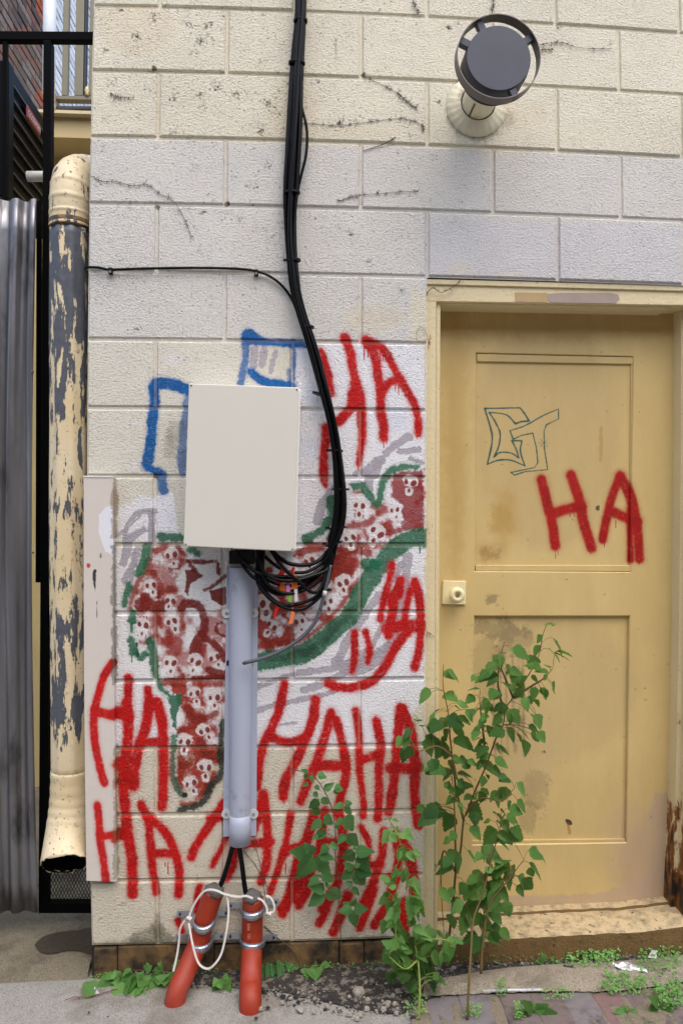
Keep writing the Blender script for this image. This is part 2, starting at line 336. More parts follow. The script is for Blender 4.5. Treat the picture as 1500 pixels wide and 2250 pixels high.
    # pale skull shapes reserved in the red
    def skull(a, b, n, cran=1.0):
        ax, ay = a; bx, by = b; d = math.hypot(bx - ax, by - ay); ux, uy = (bx - ax) / d, (by - ay) / d
        mx, my = (ax + bx) / 2, (ay + by) / 2; vx, vy = n[0] - mx, n[1] - my; vl = math.hypot(vx, vy); vx, vy = vx / vl, vy / vl
        ang = math.atan2(uy, ux); wc = lin(216, 208, 206)
        c.ell((mx - vx * d * .28, my - vy * d * .28), d * 1.02 * cran, d * .82 * cran, ang, wc, .95, 2.0, 2.6)
        c.ell((n[0] + vx * d * .12, n[1] + vy * d * .12), d * .60, d * .62, ang, wc, .95, 2.0, 2.6)
        c.ell((n[0] + vx * d * .50, n[1] + vy * d * .50), d * .46, d * .24, ang, wc, .96, 1.0, 1.5)
        for q, s_ in ((a, .9), (b, 1.1)):
            c.ell(q, d * .30 * s_, d * .42 * s_, ang + random.uniform(-.3, .4), DRED, .95, .8, 1.0)
        c.ell(n, d * .21, d * .31, ang, DRED, .95, .8, 1.0)
        for k in (-1, 1): c.stroke([(n[0] + ux * d * .62 * k + vx * d * .1, n[1] + uy * d * .62 * k + vy * d * .1), (n[0] + ux * d * .55 * k + vx * d * .5, n[1] + uy * d * .55 * k + vy * d * .5)], d * .14, DRED, .7, .8, 1, sm=False)
    for cr_, L_ in (((250, 1190, 5.769), [((680, 185), (770, 170), (755, 280)), ((420, 565), (505, 550), (490, 645)), ((675, 750), (755, 762), (690, 830)), ((322, 1055), (408, 1070), (353, 1175)), ((690, 1030), (772, 1008), (775, 1110)), ((667, 1540), (760, 1545), (718, 1650)), ((985, 1510), (1068, 1545), (1000, 1635)), ((1230, 1490), (1315, 1465), (1325, 1565))]),
                    ((560, 1200, 5.769), [((645, 200), (725, 172), (690, 262)), ((1070, 490), (1160, 460), (1120, 560)), ((95, 740), (225, 762), (140, 850)), ((175, 990), (245, 1040), (160, 1095)), ((600, 950), (520, 965), (590, 1060)), ((960, 700), (870, 720), (935, 800))]),
                    ((660, 1000, 5.357), [((650, 590), (732, 602), (688, 697)), ((1072, 655), (1140, 645), (1125, 727)), ((1240, 315), (1328, 335), (1275, 418)), ((855, 880), (940, 945), (855, 1005)), ((535, 990), (620, 970), (592, 1060))]),
                    ((350, 1480, 7.256), [((500, 335), (605, 320), (590, 450)), ((810, 395), (925, 390), (875, 515)), ((665, 940), (765, 905), (785, 1020)), ((335, 1095), (455, 1105), (390, 1230)), ((668, 1510), (790, 1510), (735, 1645)), ((440, 1780), (550, 1750), (540, 1880))])):
        c.C(*cr_)
        for t in L_: skull(*t, cran=random.uniform(.82, 1.15))
    # green rind
    gr = lambda P, w_, col=GREEN, a=.92: c.stroke(P, w_ * 1.12, col, a, 3.2, 3.5)
    c.C(180, 1150, 4.4118)
    for P, w_ in [([(770, 130), (950, 140)], 75), ([(620, 240), (600, 370), (550, 480)], 85), ([(450, 590), (430, 700), (415, 790)], 62), ([(485, 870), (482, 950)], 65), ([(478, 1000), (480, 1040)], 50), ([(480, 1120), (490, 1200), (490, 1260)], 58), ([(520, 1180), (555, 1300), (610, 1260)], 46), ([(660, 1150), (690, 1260), (700, 1380), (715, 1480)], 68), ([(1050, 250), (1120, 290)], 70), ([(740, 1530), (760, 1600), (820, 1660)], 50)]: gr(P, w_)
    c.stroke([(530, 1170), (545, 1290)], 26, DGREEN, .8, 1, 2)
    c.drips([(482, 1280, 70), (540, 1300, 30)], GREEN, 10)
    c.C(350, 1480, 7.256)
    c.poly([(90, 325), (340, 345), (350, 430), (330, 540), (290, 700), (270, 900), (205, 860), (190, 700), (150, 480)], GREEN, .93, 2, 4)
    gr([(230, 1020), (220, 1200)], 110, lin(60, 120, 92)); gr([(215, 1200), (205, 1450), (215, 1700), (290, 1860), (380, 1950)], 95, lin(62, 92, 74))
    gr([(1000, 780), (990, 1100), (985, 1400), (960, 1650), (810, 1840), (720, 2020), (570, 2120), (330, 2180)], 105, DGREEN)
    c.ell((410, 1945), 55, 55, 0, (.006, .01, .008), .95, 1.5, 2)
    c.C(600, 700, 4.1667)
    for P, w_ in [([(290, 2020), (420, 1950), (500, 1850)], 75), ([(540, 1660), (540, 1790)], 85), ([(740, 1540), (800, 1530), (870, 1610), (950, 1700), (980, 1600), (1010, 1490), (1070, 1405), (1160, 1365), (1310, 1355)], 70), ([(530, 1950), (530, 1990)], 40)]: gr(P, w_)
    c.C(500, 1180, 3.2609)
    gr([(1400, 5), (1280, 25), (1160, 120), (1060, 240), (970, 380), (910, 510), (820, 620), (700, 720), (600, 800), (480, 855), (320, 880), (180, 900)], 122)
    c.stroke([(950, 480), (780, 640), (620, 790), (480, 850), (300, 880)], 60, lin(18, 70, 48), .5, 5, 4)
    gr([(990, 190), (1060, 200)], 75); c.drips([(1375, 60, 55), (240, 940, 20), (330, 930, 18), (300, 935, 10)], GREEN, 9)
    # blue outline letters
    b = lambda P, w_, a=.95: c.stroke(P, w_ * 1.12, BLUE, a, 3.5, 2.5)
    c.C(250, 700, 3.75)
    for P, w_, a in [([(345, 535), (470, 540), (640, 600)], 85, 1), ([(325, 560), (328, 700), (318, 850), (300, 1050), (268, 1200)], 78, 1), ([(275, 1235), (370, 1265)], 62, 1), ([(395, 1290), (405, 1420)], 72, .9), ([(612, 640), (600, 760), (572, 950), (560, 1150), (570, 1265)], 66, .75), ([(1085, 140), (1110, 120), (1200, 185)], 70, 1), ([(1090, 175), (1330, 200), (1520, 215)], 58, 1), ([(1082, 160), (1080, 300), (1070, 400), (1045, 530)], 56, .85), ([(1478, 200), (1482, 560)], 30, .9), ([(1125, 440), (1200, 500), (1320, 535), (1470, 550)], 66, 1), ([(1440, 430), (1450, 540)], 40, .7)]: b(P, w_, a)
    c.C(600, 700, 4.1667); b([(180, 215), (290, 235)], 60)
    # bright red lettering
    board = [(178, 1046), (248, 1046), (250, 1500), (255, 1938), (178, 1936)]
    c.C(0, 0, 1); c.poly(board, lin(206, 198, 190), 1, .7, 0, y=-.022)
    c.C(0, 900, 4.327)
    c.poly([(1000, 930), (1075, 920), (1085, 1400), (1000, 1350), (940, 1180), (935, 1000)], lin(222, 224, 232), .9, 1.2, 2, y=-.022)
    c.ell((855, 1480), 22, 26, 0, RED, .9, .8, 1.5); c.stroke([(915, 1530), (910, 1580), (922, 1740)], 26, (.01, .01, .01), .95, .8, 1, taper=.9); c.stroke([(935, 1820), (935, 2010)], 6, (.02, .02, .02), .8, .8, 1)
    c.ell((970, 1385), 8, 22, 0, (.08, .05, .02), .8, 1, 2)
    rd = lambda P, w_, tp=0, so=5.0: c.stroke(P, w_ * 1.05, RED, 1, so, 1.8, tp)
    c.C(600, 700, 4.1667)
    rd([(430, 300), (480, 430), (515, 600), (530, 690)], 75); rd([(490, 1000), (465, 1250), (465, 1450), (478, 1530)], 92, .5)
    rd([(650, 175), (700, 300), (735, 500), (790, 700), (808, 850), (812, 1100), (790, 1250), (778, 1330)], 92, .4)
    rd([(745, 600), (740, 760), (700, 830), (600, 940)], 92); rd([(730, 700), (720, 800)], 110); rd([(470, 1000), (620, 930)], 55)
    rd([(845, 200), (930, 350), (960, 550), (980, 700), (985, 850), (1010, 1000), (1008, 1090)], 90); rd([(850, 195), (1000, 280), (1100, 450), (1180, 600), (1275, 760), (1320, 900), (1325, 1050)], 82)
    rd([(980, 700), (1060, 585), (1160, 560)], 88); c.drips([(830, 260, 120), (865, 260, 90), (1010, 1100, 85), (1035, 1110, 40), (1115, 610, 50), (1145, 610, 90), (1315, 1060, 45), (980, 300, 70), (1000, 330, 60), (778, 1330, 55)], RED, 9)
    c.C(500, 1180, 3.2609)
    rd([(1180, 200), (1150, 330), (1110, 480), (1092, 590)], 55); rd([(1235, 310), (1195, 440), (1165, 600), (1150, 710)], 66); rd([(1240, 300), (1235, 420)], 50)
    rd([(1335, 320), (1290, 450), (1262, 620)], 58); rd([(1340, 320), (1372, 450), (1382, 620), (1370, 800), (1340, 935)], 66); rd([(1140, 660), (1250, 640), (1390, 640)], 92); rd([(1170, 420), (1180, 560)], 60)
    rd([(720, 1050), (780, 1075), (900, 1078), (1030, 1035), (1130, 925), (1200, 790), (1290, 680)], 72); rd([(905, 690), (907, 850), (890, 970)], 56, .2); rd([(985, 680), (1012, 800), (1003, 900)], 52, .2)
    c.C(540, 1450, 3.5714)
    H = [([(300, 190), (270, 350), (210, 520), (140, 660), (100, 850), (80, 1000)], 78), ([(545, 315), (530, 450), (470, 620), (400, 780), (310, 950), (290, 1080)], 82), ([(190, 600), (330, 655), (480, 600)], 78),
         ([(665, 420), (620, 600), (560, 780), (490, 950), (430, 1110)], 82), ([(705, 470), (750, 650), (785, 850), (750, 1050), (720, 1200)], 74), ([(560, 830), (780, 840)], 85),
         ([(862, 400), (885, 600), (890, 850), (918, 1100), (920, 1230)], 66), ([(1020, 480), (1055, 650), (1042, 850), (1040, 1100), (1030, 1250)], 78), ([(900, 790), (1040, 745)], 78),
         ([(1212, 385), (1190, 600), (1170, 850), (1140, 1100), (1120, 1190)], 82), ([(1222, 385), (1290, 550), (1322, 800), (1322, 1050), (1348, 1300)], 84), ([(1130, 850), (1350, 850)], 90),
         ([(130, 1065), (100, 1200), (50, 1350)], 80), ([(140, 1060), (160, 1250), (170, 1420), (160, 1600), (120, 1740)], 74), ([(-20, 1450), (190, 1435)], 74),
         ([(350, 1210), (310, 1450), (250, 1650), (190, 1830)], 64), ([(545, 1190), (480, 1400), (400, 1620), (340, 1850), (280, 1960)], 84), ([(300, 1510), (470, 1440)], 70),
         ([(620, 1180), (570, 1500), (470, 1750), (400, 1900)], 74), ([(720, 1180), (765, 1400), (745, 1600), (700, 1800), (600, 1964)], 78), ([(905, 1320), (962, 1450), (940, 1600)], 62), ([(1080, 1345), (1060, 1550), (1000, 1750), (920, 1910)], 76),
         ([(1175, 1380), (1190, 1600), (1130, 1850)], 74), ([(1180, 1375), (1270, 1500), (1312, 1700), (1320, 1900)], 82), ([(600, 1420), (800, 1440)], 60), ([(860, 1640), (1060, 1600)], 60), ([(1130, 1700), (1300, 1690)], 70)]
    for P, w_ in H: rd(P, w_)
    c.drips([(310, 1600, 80), (375, 1540, 60), (300, 1080, 50)], RED, 9)
    c.C(620, 1650, 3.75)
    for P, w_ in [([(150, 1050), (60, 1220), (0, 1350)], 80), ([(230, 1130), (135, 1290)], 62), ([(400, 1160), (350, 1350), (300, 1430)], 78), ([(540, 1190), (460, 1400), (420, 1500)], 88), ([(750, 1150), (700, 1300), (640, 1460)], 80), ([(930, 1050), (870, 1250), (755, 1440)], 80), ([(1000, 1250), (1000, 1480)], 90)]: rd(P, w_)
    c.C(180, 1550, 3.947)
    for P, w_ in [([(385, -20), (402, 200), (380, 450), (350, 650), (368, 850), (395, 1100), (430, 1350), (438, 1640)], 96), ([(590, -30), (545, 200), (480, 400), (450, 600), (440, 700)], 92), ([(650, -20), (690, 150), (706, 400), (702, 700), (688, 880)], 94), ([(490, 330), (700, 318)], 74),
                  ([(510, 860), (570, 1000), (592, 1200), (612, 1400), (640, 1630)], 76), ([(560, 965), (700, 1080), (800, 1260), (842, 1450), (835, 1640)], 84), ([(610, 1290), (800, 1290)], 80),
                  ([(1230, 850), (1100, 1050), (1000, 1200), (945, 1320)], 84), ([(1250, 1150), (1190, 1280), (1130, 1395)], 62), ([(1100, 985), (1240, 985)], 58), ([(1020, 1575), (1000, 1650), (995, 1790)], 62), ([(1330, 1190), (1300, 1380), (1250, 1500)], 88), ([(830, 1870), (870, 1970)], 60), ([(300, 1130), (400, 1135)], 84), ([(300, 60), (400, 90)], 100), ([(330, 500), (440, 690)], 110)]: rd(P, w_)
    c.drips([(745, 1370, 95), (720, 1370, 30)], RED, 11)
    c.C(180, 1150, 4.4118)
    for P, w_ in [([(446, 1490), (446, 1650), (440, 1900)], 84), ([(636, 1615), (642, 1750), (625, 1950)], 82), ([(650, 1730), (730, 1800), (785, 1960)], 76)]: rd(P, w_)
    for P, w_ in [([(1060, 250), (980, 390), (920, 600), (890, 750), (900, 1000), (950, 1250), (990, 1390)], 80), ([(900, 710), (1120, 760)], 96), ([(922, 1600), (940, 1780), (955, 1950), (985, 2150), (1005, 2330)], 78), ([(960, 1900), (1130, 1880)], 80)]:
        c.C(0, 1400, 4.327); c.stroke(P, w_, RED, 1, 3.5, 1.0, y=-.022)
    # lower part of the white field shows the old colour through; dirt and mildew
    c.C(0, 0, 1)
    sp = [(262, 22, 10), (335, 35, 12), (408, 45, 20), (455, 55, 25), (440, 90, 25), (300, 80, 20), (260, 137, 10), (490, 155, 12), (246, 180, 12), (330, 200, 15), (440, 205, 30), (520, 205, 22), (440, 240, 22), (590, 230, 40), (575, 285, 30), (615, 250, 25), (430, 370, 15), (560, 325, 8), (565, 410, 10),
          (415, 460, 14), (445, 465, 10), (525, 480, 20), (575, 500, 20), (350, 490, 8), (230, 110, 10), (480, 190, 20), (380, 215, 10), (230, 265, 12), (300, 720, 10), (860, 660, 14), (1225, 60, 10), (985, 60, 14), (1080, 20, 8), (700, 180, 10), (745, 270, 20), (900, 300, 10), (950, 340, 10), (960, 225, 12), (1005, 50, 8), (770, 515, 10), (810, 575, 10), (705, 475, 6), (880, 640, 8), (1340, 95, 10), (1250, 95, 12)]
    for x, y, rr in sp: c.specks((x, y), rr, int(rr * 1.7))
    for _ in range(900): c.specks((random.uniform(195, 930), random.uniform(0, 1) ** 1.4 * 800), 10, 1, al=.6)
    for _ in range(70): c.specks((random.uniform(200, 640), random.uniform(0, 560)), 14, 7, al=.5)
    for _ in range(160): c.specks((random.uniform(930, 1500), random.uniform(0, 600)), 10, 1, al=.4)
    for _ in range(60): c.specks((random.uniform(200, 640), random.uniform(1900, 2075)), 12, 5, al=.45)
    for x, y, rx, ry, al in [(330, 2062, 50, 22, .5), (345, 2040, 12, 26, .6), (450, 2070, 40, 16, .4), (300, 2072, 90, 9, .5), (560, 2075, 140, 8, .55), (850, 2068, 120, 8, .5), (385, 955, 22, 26, .25), (372, 975, 16, 30, .25), (1050, 292, 48, 14, .45), (1110, 262, 16, 18, .3), (1000, 262, 14, 20, .3)]:
        c.ell((x, y), rx, ry, 0, lin(70, 66, 44), al, 8, 8)
    c.stroke([(737, 85), (737, 130)], 5, lin(150, 120, 60), .5, 2, 2)
    c.stroke([(253, 1052), (253, 1180)], 9, lin(120, 96, 50), .6, 2, 4); c.stroke([(252, 1200), (252, 1500)], 6, lin(60, 55, 36), .6, 2, 4); c.stroke([(256, 1640), (256, 1925)], 7, lin(90, 80, 40), .5, 2, 4)
    c.stroke([(325, 155), (345, 158)], 5, lin(60, 50, 30), .5, 2, 3)
    for x, y in [(497, 447), (345, 453), (338, 150), (798, 162), (340, 897), (341, 1046)]: c.ell((x, y), 6, 5, 0, (.03, .01, .01) if y > 800 else (.03, .03, .02), .9, 1.5, 3)
    return c
wall_cv = paint_wall(); wall_im = wall_cv.image('wall_paint')

def block_mat(name, bumpd=.0042, tint=False):
    m, n, N, L, B = nmat(name); p = pos(N)
    c = paint_nodes(N, L, wall_cv, wall_im)
    n1 = noise(N, L, p, 135, 3, .6, (1, 1, 1.35)); n2 = noise(N, L, p, 300, 2, .6)
    pit = ramp(N, L, noise(N, L, p, 120, 4, .65, (1, 1, 1.3)), [(.60, BLK), (.70, WHT)])
    c = mixc(N, L, mth(N, L, 'MULTIPLY', ramp(N, L, n2, [(.60, BLK), (.75, WHT)]), .30), c, (.16, .14, .11))
    c = mixc(N, L, mth(N, L, 'MULTIPLY', ramp(N, L, n1, [(.35, WHT), (.5, BLK)]), .16), c, (.2, .17, .14))
    if tint: c = mixc(N, L, .12, c, lin(232, 214, 184))
    L.new(c, B.inputs['Base Color']); B.inputs['Roughness'].default_value = .6; B.inputs['Specular IOR Level'].default_value = .18
    h = mth(N, L, 'ADD', mth(N, L, 'MULTIPLY', n1, 1.0), mth(N, L, 'MULTIPLY', n2, .35)); h = mth(N, L, 'SUBTRACT', h, mth(N, L, 'MULTIPLY', pit, .5))
    wv = noise(N, L, p, 9, 3, .5); h = mth(N, L, 'MULTIPLY', h, mth(N, L, 'ADD', .35, mth(N, L, 'MULTIPLY', noise(N, L, p, 4, 3), 1.35))); h2 = mth(N, L, 'ADD', h, mth(N, L, 'MULTIPLY', wv, .8))
    bump(N, L, B, h2, bumpd, 1.0); return m
M_block = block_mat('painted_block'); M_mortar = block_mat('painted_mortar', .0025, True)
# board: smooth sheet metal carrying the same paint
def board_mat():
    m, n, N, L, B = nmat('painted_board'); L.new(paint_nodes(N, L, wall_cv, wall_im), B.inputs['Base Color']); B.inputs['Roughness'].default_value = .45
    bump(N, L, B, noise(N, L, pos(N), 14, 4), .004, .5); return m
M_board = board_mat()

# ------------------------------------------------------------------ the block wall
M = .2032; Z14 = .113
def zrow(k): return Z14 + (14 - k) * M
wall = empty('block_wall', (0.95, .1, .03), 'cream painted concrete block wall covered in red, blue and green graffiti', 'wall')
NSEG = 6
def block(x0, x1, z0, z1, g=.0045):
    """front face follows the courses; edges rounded over"""
    e = .0042; V = []; cols = NSEG
    def strip(dx, y):
        pts = []
        xs = [x0 + g + dx + (x1 - x0 - 2 * g - 2 * dx) * i / cols for i in range(cols + 1)]
        for zz in (z0 + g + dx, z1 - g - dx):
            for x in xs: q = bow(x, zz); pts.append((q.x, y + fz, q.z))
        return pts
    fz = random.uniform(-.0012, .0012)
    A = strip(e, 0); Bq = strip(e * .35, .0030); C = strip(0, .0068)
    D = [(p[0], .19, p[2]) for p in C]; n = 2 * (cols + 1); V = A + Bq + C + D
    loop = list(range(cols + 1)) + list(range(n - 1, cols, -1)); F = []
    for i in range(cols): F.append((i, i + 1, cols + 2 + i, cols + 1 + i))
    for lv in range(3):
        for i in range(len(loop)):
            a, b = loop[i], loop[(i + 1) % len(loop)]; F.append((lv * n + a, (lv + 1) * n + a, (lv + 1) * n + b, lv * n + b))
    o = mesh('block', V, F, M_block, wall, smooth=False); return o
for k in range(-1, 14):
    z0, z1 = zrow(k + 1), zrow(k); half = (k % 2 == 1)      # row between joint lines k and k+1
    edges = [0.0]
    x = M if half else 2 * M
    while x < 2.35: edges.append(x); x += 2 * M
    edges.append(2.44)
    for a, b in zip(edges[:-1], edges[1:]):
        if k >= 4:
            if a >= 1.02 and b <= 1.80: continue
            if a < 1.02 < b: b = 1.0185
            if a < 1.0: pass
            elif a < 1.86:
                if b > 1.86: a = 1.87
                else: continue
            if b - a < .02: continue
        block(a, b, z0, z1)
# mortar sheet behind the joints (with the doorway left open)
mv = MB()
def msheet(x0, x1, z0, z1):
    nx, nz = max(2, int((x1 - x0) / .2)), max(2, int((z1 - z0) / .2)); v = []; f = []
    for j in range(nz + 1):
        for i in range(nx + 1):
            q = bow(x0 + (x1 - x0) * i / nx, z0 + (z1 - z0) * j / nz); v.append((q.x, .0064, q.z))
    for j in range(nz):
        for i in range(nx): a = j * (nx + 1) + i; f.append((a, a + 1, a + nx + 2, a + nx + 1))
    mv.add(v, f)
msheet(.003, 1.0165, zrow(14), zrow(4)); msheet(.003, 2.438, zrow(4), zrow(-1)); msheet(1.873, 2.438, zrow(14), zrow(4))
mv.build('mortar', M_mortar, wall)

# ------------------------------------------------------------------ ground
def ground_mat(name, base, dark, sc=1.0, bmp=.002, speck=.5):
    m, n, N, L, B = nmat(name); p = pos(N)
    c = mixc(N, L, noise(N, L, p, 7 * sc, 5), tuple(v * .8 for v in base), tuple(v * 1.15 for v in base))
    c = mixc(N, L, ramp(N, L, noise(N, L, p, 260, 2, .7), [(.40, WHT), (.5, BLK)]), c, tuple(v * .55 for v in base))
    c = mixc(N, L, ramp(N, L, noise(N, L, p, 330, 2, .7, (1.1, 1, 1)), [(.62, BLK), (.72, WHT)]), c, tuple(min(.8, v * 1.7) for v in base))
    c = mixc(N, L, ramp(N, L, noise(N, L, p, 5, 6, .65), [(.5, BLK), (.68, (speck,) * 3)]), c, dark)
    L.new(c, B.inputs['Base Color']); B.inputs['Roughness'].default_value = .85
    bump(N, L, B, mth(N, L, 'ADD', noise(N, L, p, 240, 3, .7), mth(N, L, 'MULTIPLY', noise(N, L, p, 30, 3), 2)), bmp); return m
M_conc = ground_mat('concrete_light', lin(152, 149, 142), lin(92, 84, 70), bmp=.0022, speck=.7)
M_slab = ground_mat('concrete_old', lin(120, 112, 92), lin(52, 44, 34), 1.6, .003, .8)
M_kerb = ground_mat('concrete_rough', lin(158, 148, 132), lin(70, 62, 50), 3, .004, .6)
M_soil_shade = simple('soil_and_shade', (.028, .024, .020), .95, var=.5, vs=60, bmp=.004, bs=90, dirt=lin(112, 106, 96), ds=38, dth=(.50, .60))
def sheet(name, xs, ys, zf, m, kind='structure'):
    v = []; f = []
    for y in ys:
        for x in xs: v.append((x, y, zf(x, y)))
    nx = len(xs)
    for j in range(len(ys) - 1):
        for i in range(nx - 1): a = j * nx + i; f.append((a, a + 1, a + nx + 1, a + nx))
    return setp(mesh(name, v, f, m, smooth=True), kind=kind)
def lsp(a, b, n): return [a + (b - a) * i / (n - 1) for i in range(n)]
def vnz(x, y, s=1.0): return (math.sin(x * 31 * s + 1.3 * math.sin(y * 17 * s)) + math.sin(y * 43 * s + x * 13 * s)) * .5
xs = [-40, -12, -4, -1.5] + lsp(-.6, 2.3, 60) + [4, 12, 40]
ys = [-40, -12, -4, -1.5] + lsp(-.8, .02, 24) + [.3, 4, 40]
sheet('ground', xs, ys, lambda x, y: gz(x) - (.012 if y > .01 else 0) + .0012 * vnz(x, y), M_conc)
# older, higher slab running into the alley beside the wall
sheet('alley_slab', lsp(-3, -.002, 30), lsp(.0, .6, 14) + [1.5, 6], lambda x, y: gz(x) + .006 + min(y, .4) * .17 + .0016 * vnz(x, y, 1.7) - (.02 if y < .001 else 0), M_slab)
# soil gap along the foot of the wall; its left part is shade painted dark
def strip_poly(name, top, bot, m, dz=.004, kind='structure', jag=.006, hump=.0):
    v = []; f = []; n = 40; rows = 5
    T = [G(*p) for p in top]; B_ = [G(*p) for p in bot]
    T = catmull(T, 12); B_ = catmull(B_, 12)
    for i in range(n + 1):
        a = T[int(i / n * (len(T) - 1))]; b = B_[int(i / n * (len(B_) - 1))]
        b = b + Vector((0, random.uniform(-1, 1) * jag, 0))
        for j in range(rows + 1):
            t = j / rows; q = a.lerp(b, t); h = math.sin(math.pi * t) * hump
            v.append((q.x + random.uniform(-.001, .001), q.y, gz(q.x) + dz + h + (random.uniform(0, .004) if 0 < j < rows else 0)))
    for i in range(n):
        for j in range(rows): a = i * (rows + 1) + j; f.append((a, a + 1, a + rows + 2, a + rows + 1))
    return setp(mesh(name, v, f, m, smooth=False), kind=kind)
strip_poly('soil', [(210, 2144), (500, 2132), (930, 2112), (1100, 2118), (1500, 2090)], [(240, 2150), (400, 2164), (600, 2182), (760, 2215), (900, 2228), (1100, 2150), (1500, 2120)], M_soil_shade, .004, hump=.002)
strip_poly('kerb_strip', [(930, 2165), (1100, 2138), (1250, 2126), (1400, 2118), (1560, 2100)], [(930, 2200), (1060, 2193), (1200, 2188), (1350, 2186), (1560, 2160)], M_kerb, .012, hump=.006, jag=.004)
strip_poly('paving_bed', [(905, 2196), (1060, 2190), (1200, 2185), (1350, 2180), (1620, 2150)], [(900, 2400), (1100, 2400), (1300, 2400), (1500, 2400), (1700, 2400)], simple('sand_joint', lin(118, 108, 92), .95, var=.4, vs=150, bmp=.003, dirt=lin(50, 60, 34), ds=20), .0045)
# brick pavers, bottom right
M_brk = [simple('paver_grey', lin(112, 106, 108), .8, var=.25, vs=60, bmp=.0012, dirt=lin(70, 64, 62)), simple('paver_brown', lin(106, 94, 92), .8, var=.25, vs=60, bmp=.0012, dirt=lin(64, 58, 56)), simple('paver_red', lin(116, 92, 90), .8, var=.25, vs=60, bmp=.0012, dirt=lin(74, 66, 64))]
pav = empty('brick_paving', tuple(G(1200, 2230)), 'grey and reddish brick paving at the foot of the concrete edging', 'paving')
pv, pf = boxvf(-.046, .046, -.1, .1, -.03, 0)
pm = mesh('brick', pv, pf, M_brk[0], pav, bevel=.005); base_me = pm.data; bpy.data.objects.remove(pm)
pmeshes = []
for m_ in M_brk: me = base_me.copy(); me.materials[0] = m_; pmeshes.append(me)
seams = [(935, 2222), (1008, 2222), (1100, 2222), (1172, 2222), (1240, 2222), (1312, 2222), (1385, 2222), (1460, 2222), (1530, 2222)]
for i in range(9):
    x0 = G(*seams[i]).x + .0; 
    for r_ in range(2):
        o = bpy.data.objects.new('brick', pmeshes[[0, 0, 1, 1, 0, 2, 1, 1, 0][i] if r_ == 0 else (i + r_) % 3])
        cx = x0 + .05; yy = G(seams[i][0], 2190).y - .1 - r_ * .208 + random.uniform(-.006, .006)
        link(o, pav); o.location = (cx, yy, gz(cx) + .0085 + random.uniform(-.002, .003)); o.rotation_euler = (random.uniform(-.01, .01), random.uniform(-.015, .015), -.03 + random.uniform(-.02, .02))
        o.matrix_parent_inverse = Matrix.Translation(pav.location).inverted()

# unseen building added across the alley, behind the viewer, to shade the lower wall
setp(mesh('added_shade_building', *boxvf(-14, 16, -14, -6.6, 0, 5.6), simple('shade_building_wall', lin(128, 104, 90), .9, var=.2, vs=3)), kind='structure')
# plinth course under the blocks
M_plinth = simple('plinth_ochre', lin(118, 92, 56), .8, var=.5, vs=14, bmp=.002, bs=80, dirt=lin(40, 34, 25), ds=12, dth=(.38, .60))
plinth = empty('plinth', (.5, 0, .05), 'ochre stained base course below the lowest painted blocks', 'plinth')
px_ = [205, 257, 470, 745, 800, 934]
for i in range(5):
    a, b = px_[i] + .7, px_[i + 1] - .7
    p0 = W(a, 2090); p1 = W(b, 2088 - i * 3); zt = W(a, 2086 - i * 3).z; v, f = boxvf(p0.x, p1.x, .004 + random.uniform(-.002, .003), .19, 0.0, zt)
    mesh('plinth_stone', v, f, M_plinth, plinth, bevel=.004)
v, f = boxvf(.01, 1.0, .02, .18, .0, zrow(14) - .001); mesh('mortar_bed', v, f, simple('joint_dark', (.03, .027, .022), .95, bmp=.002), plinth)

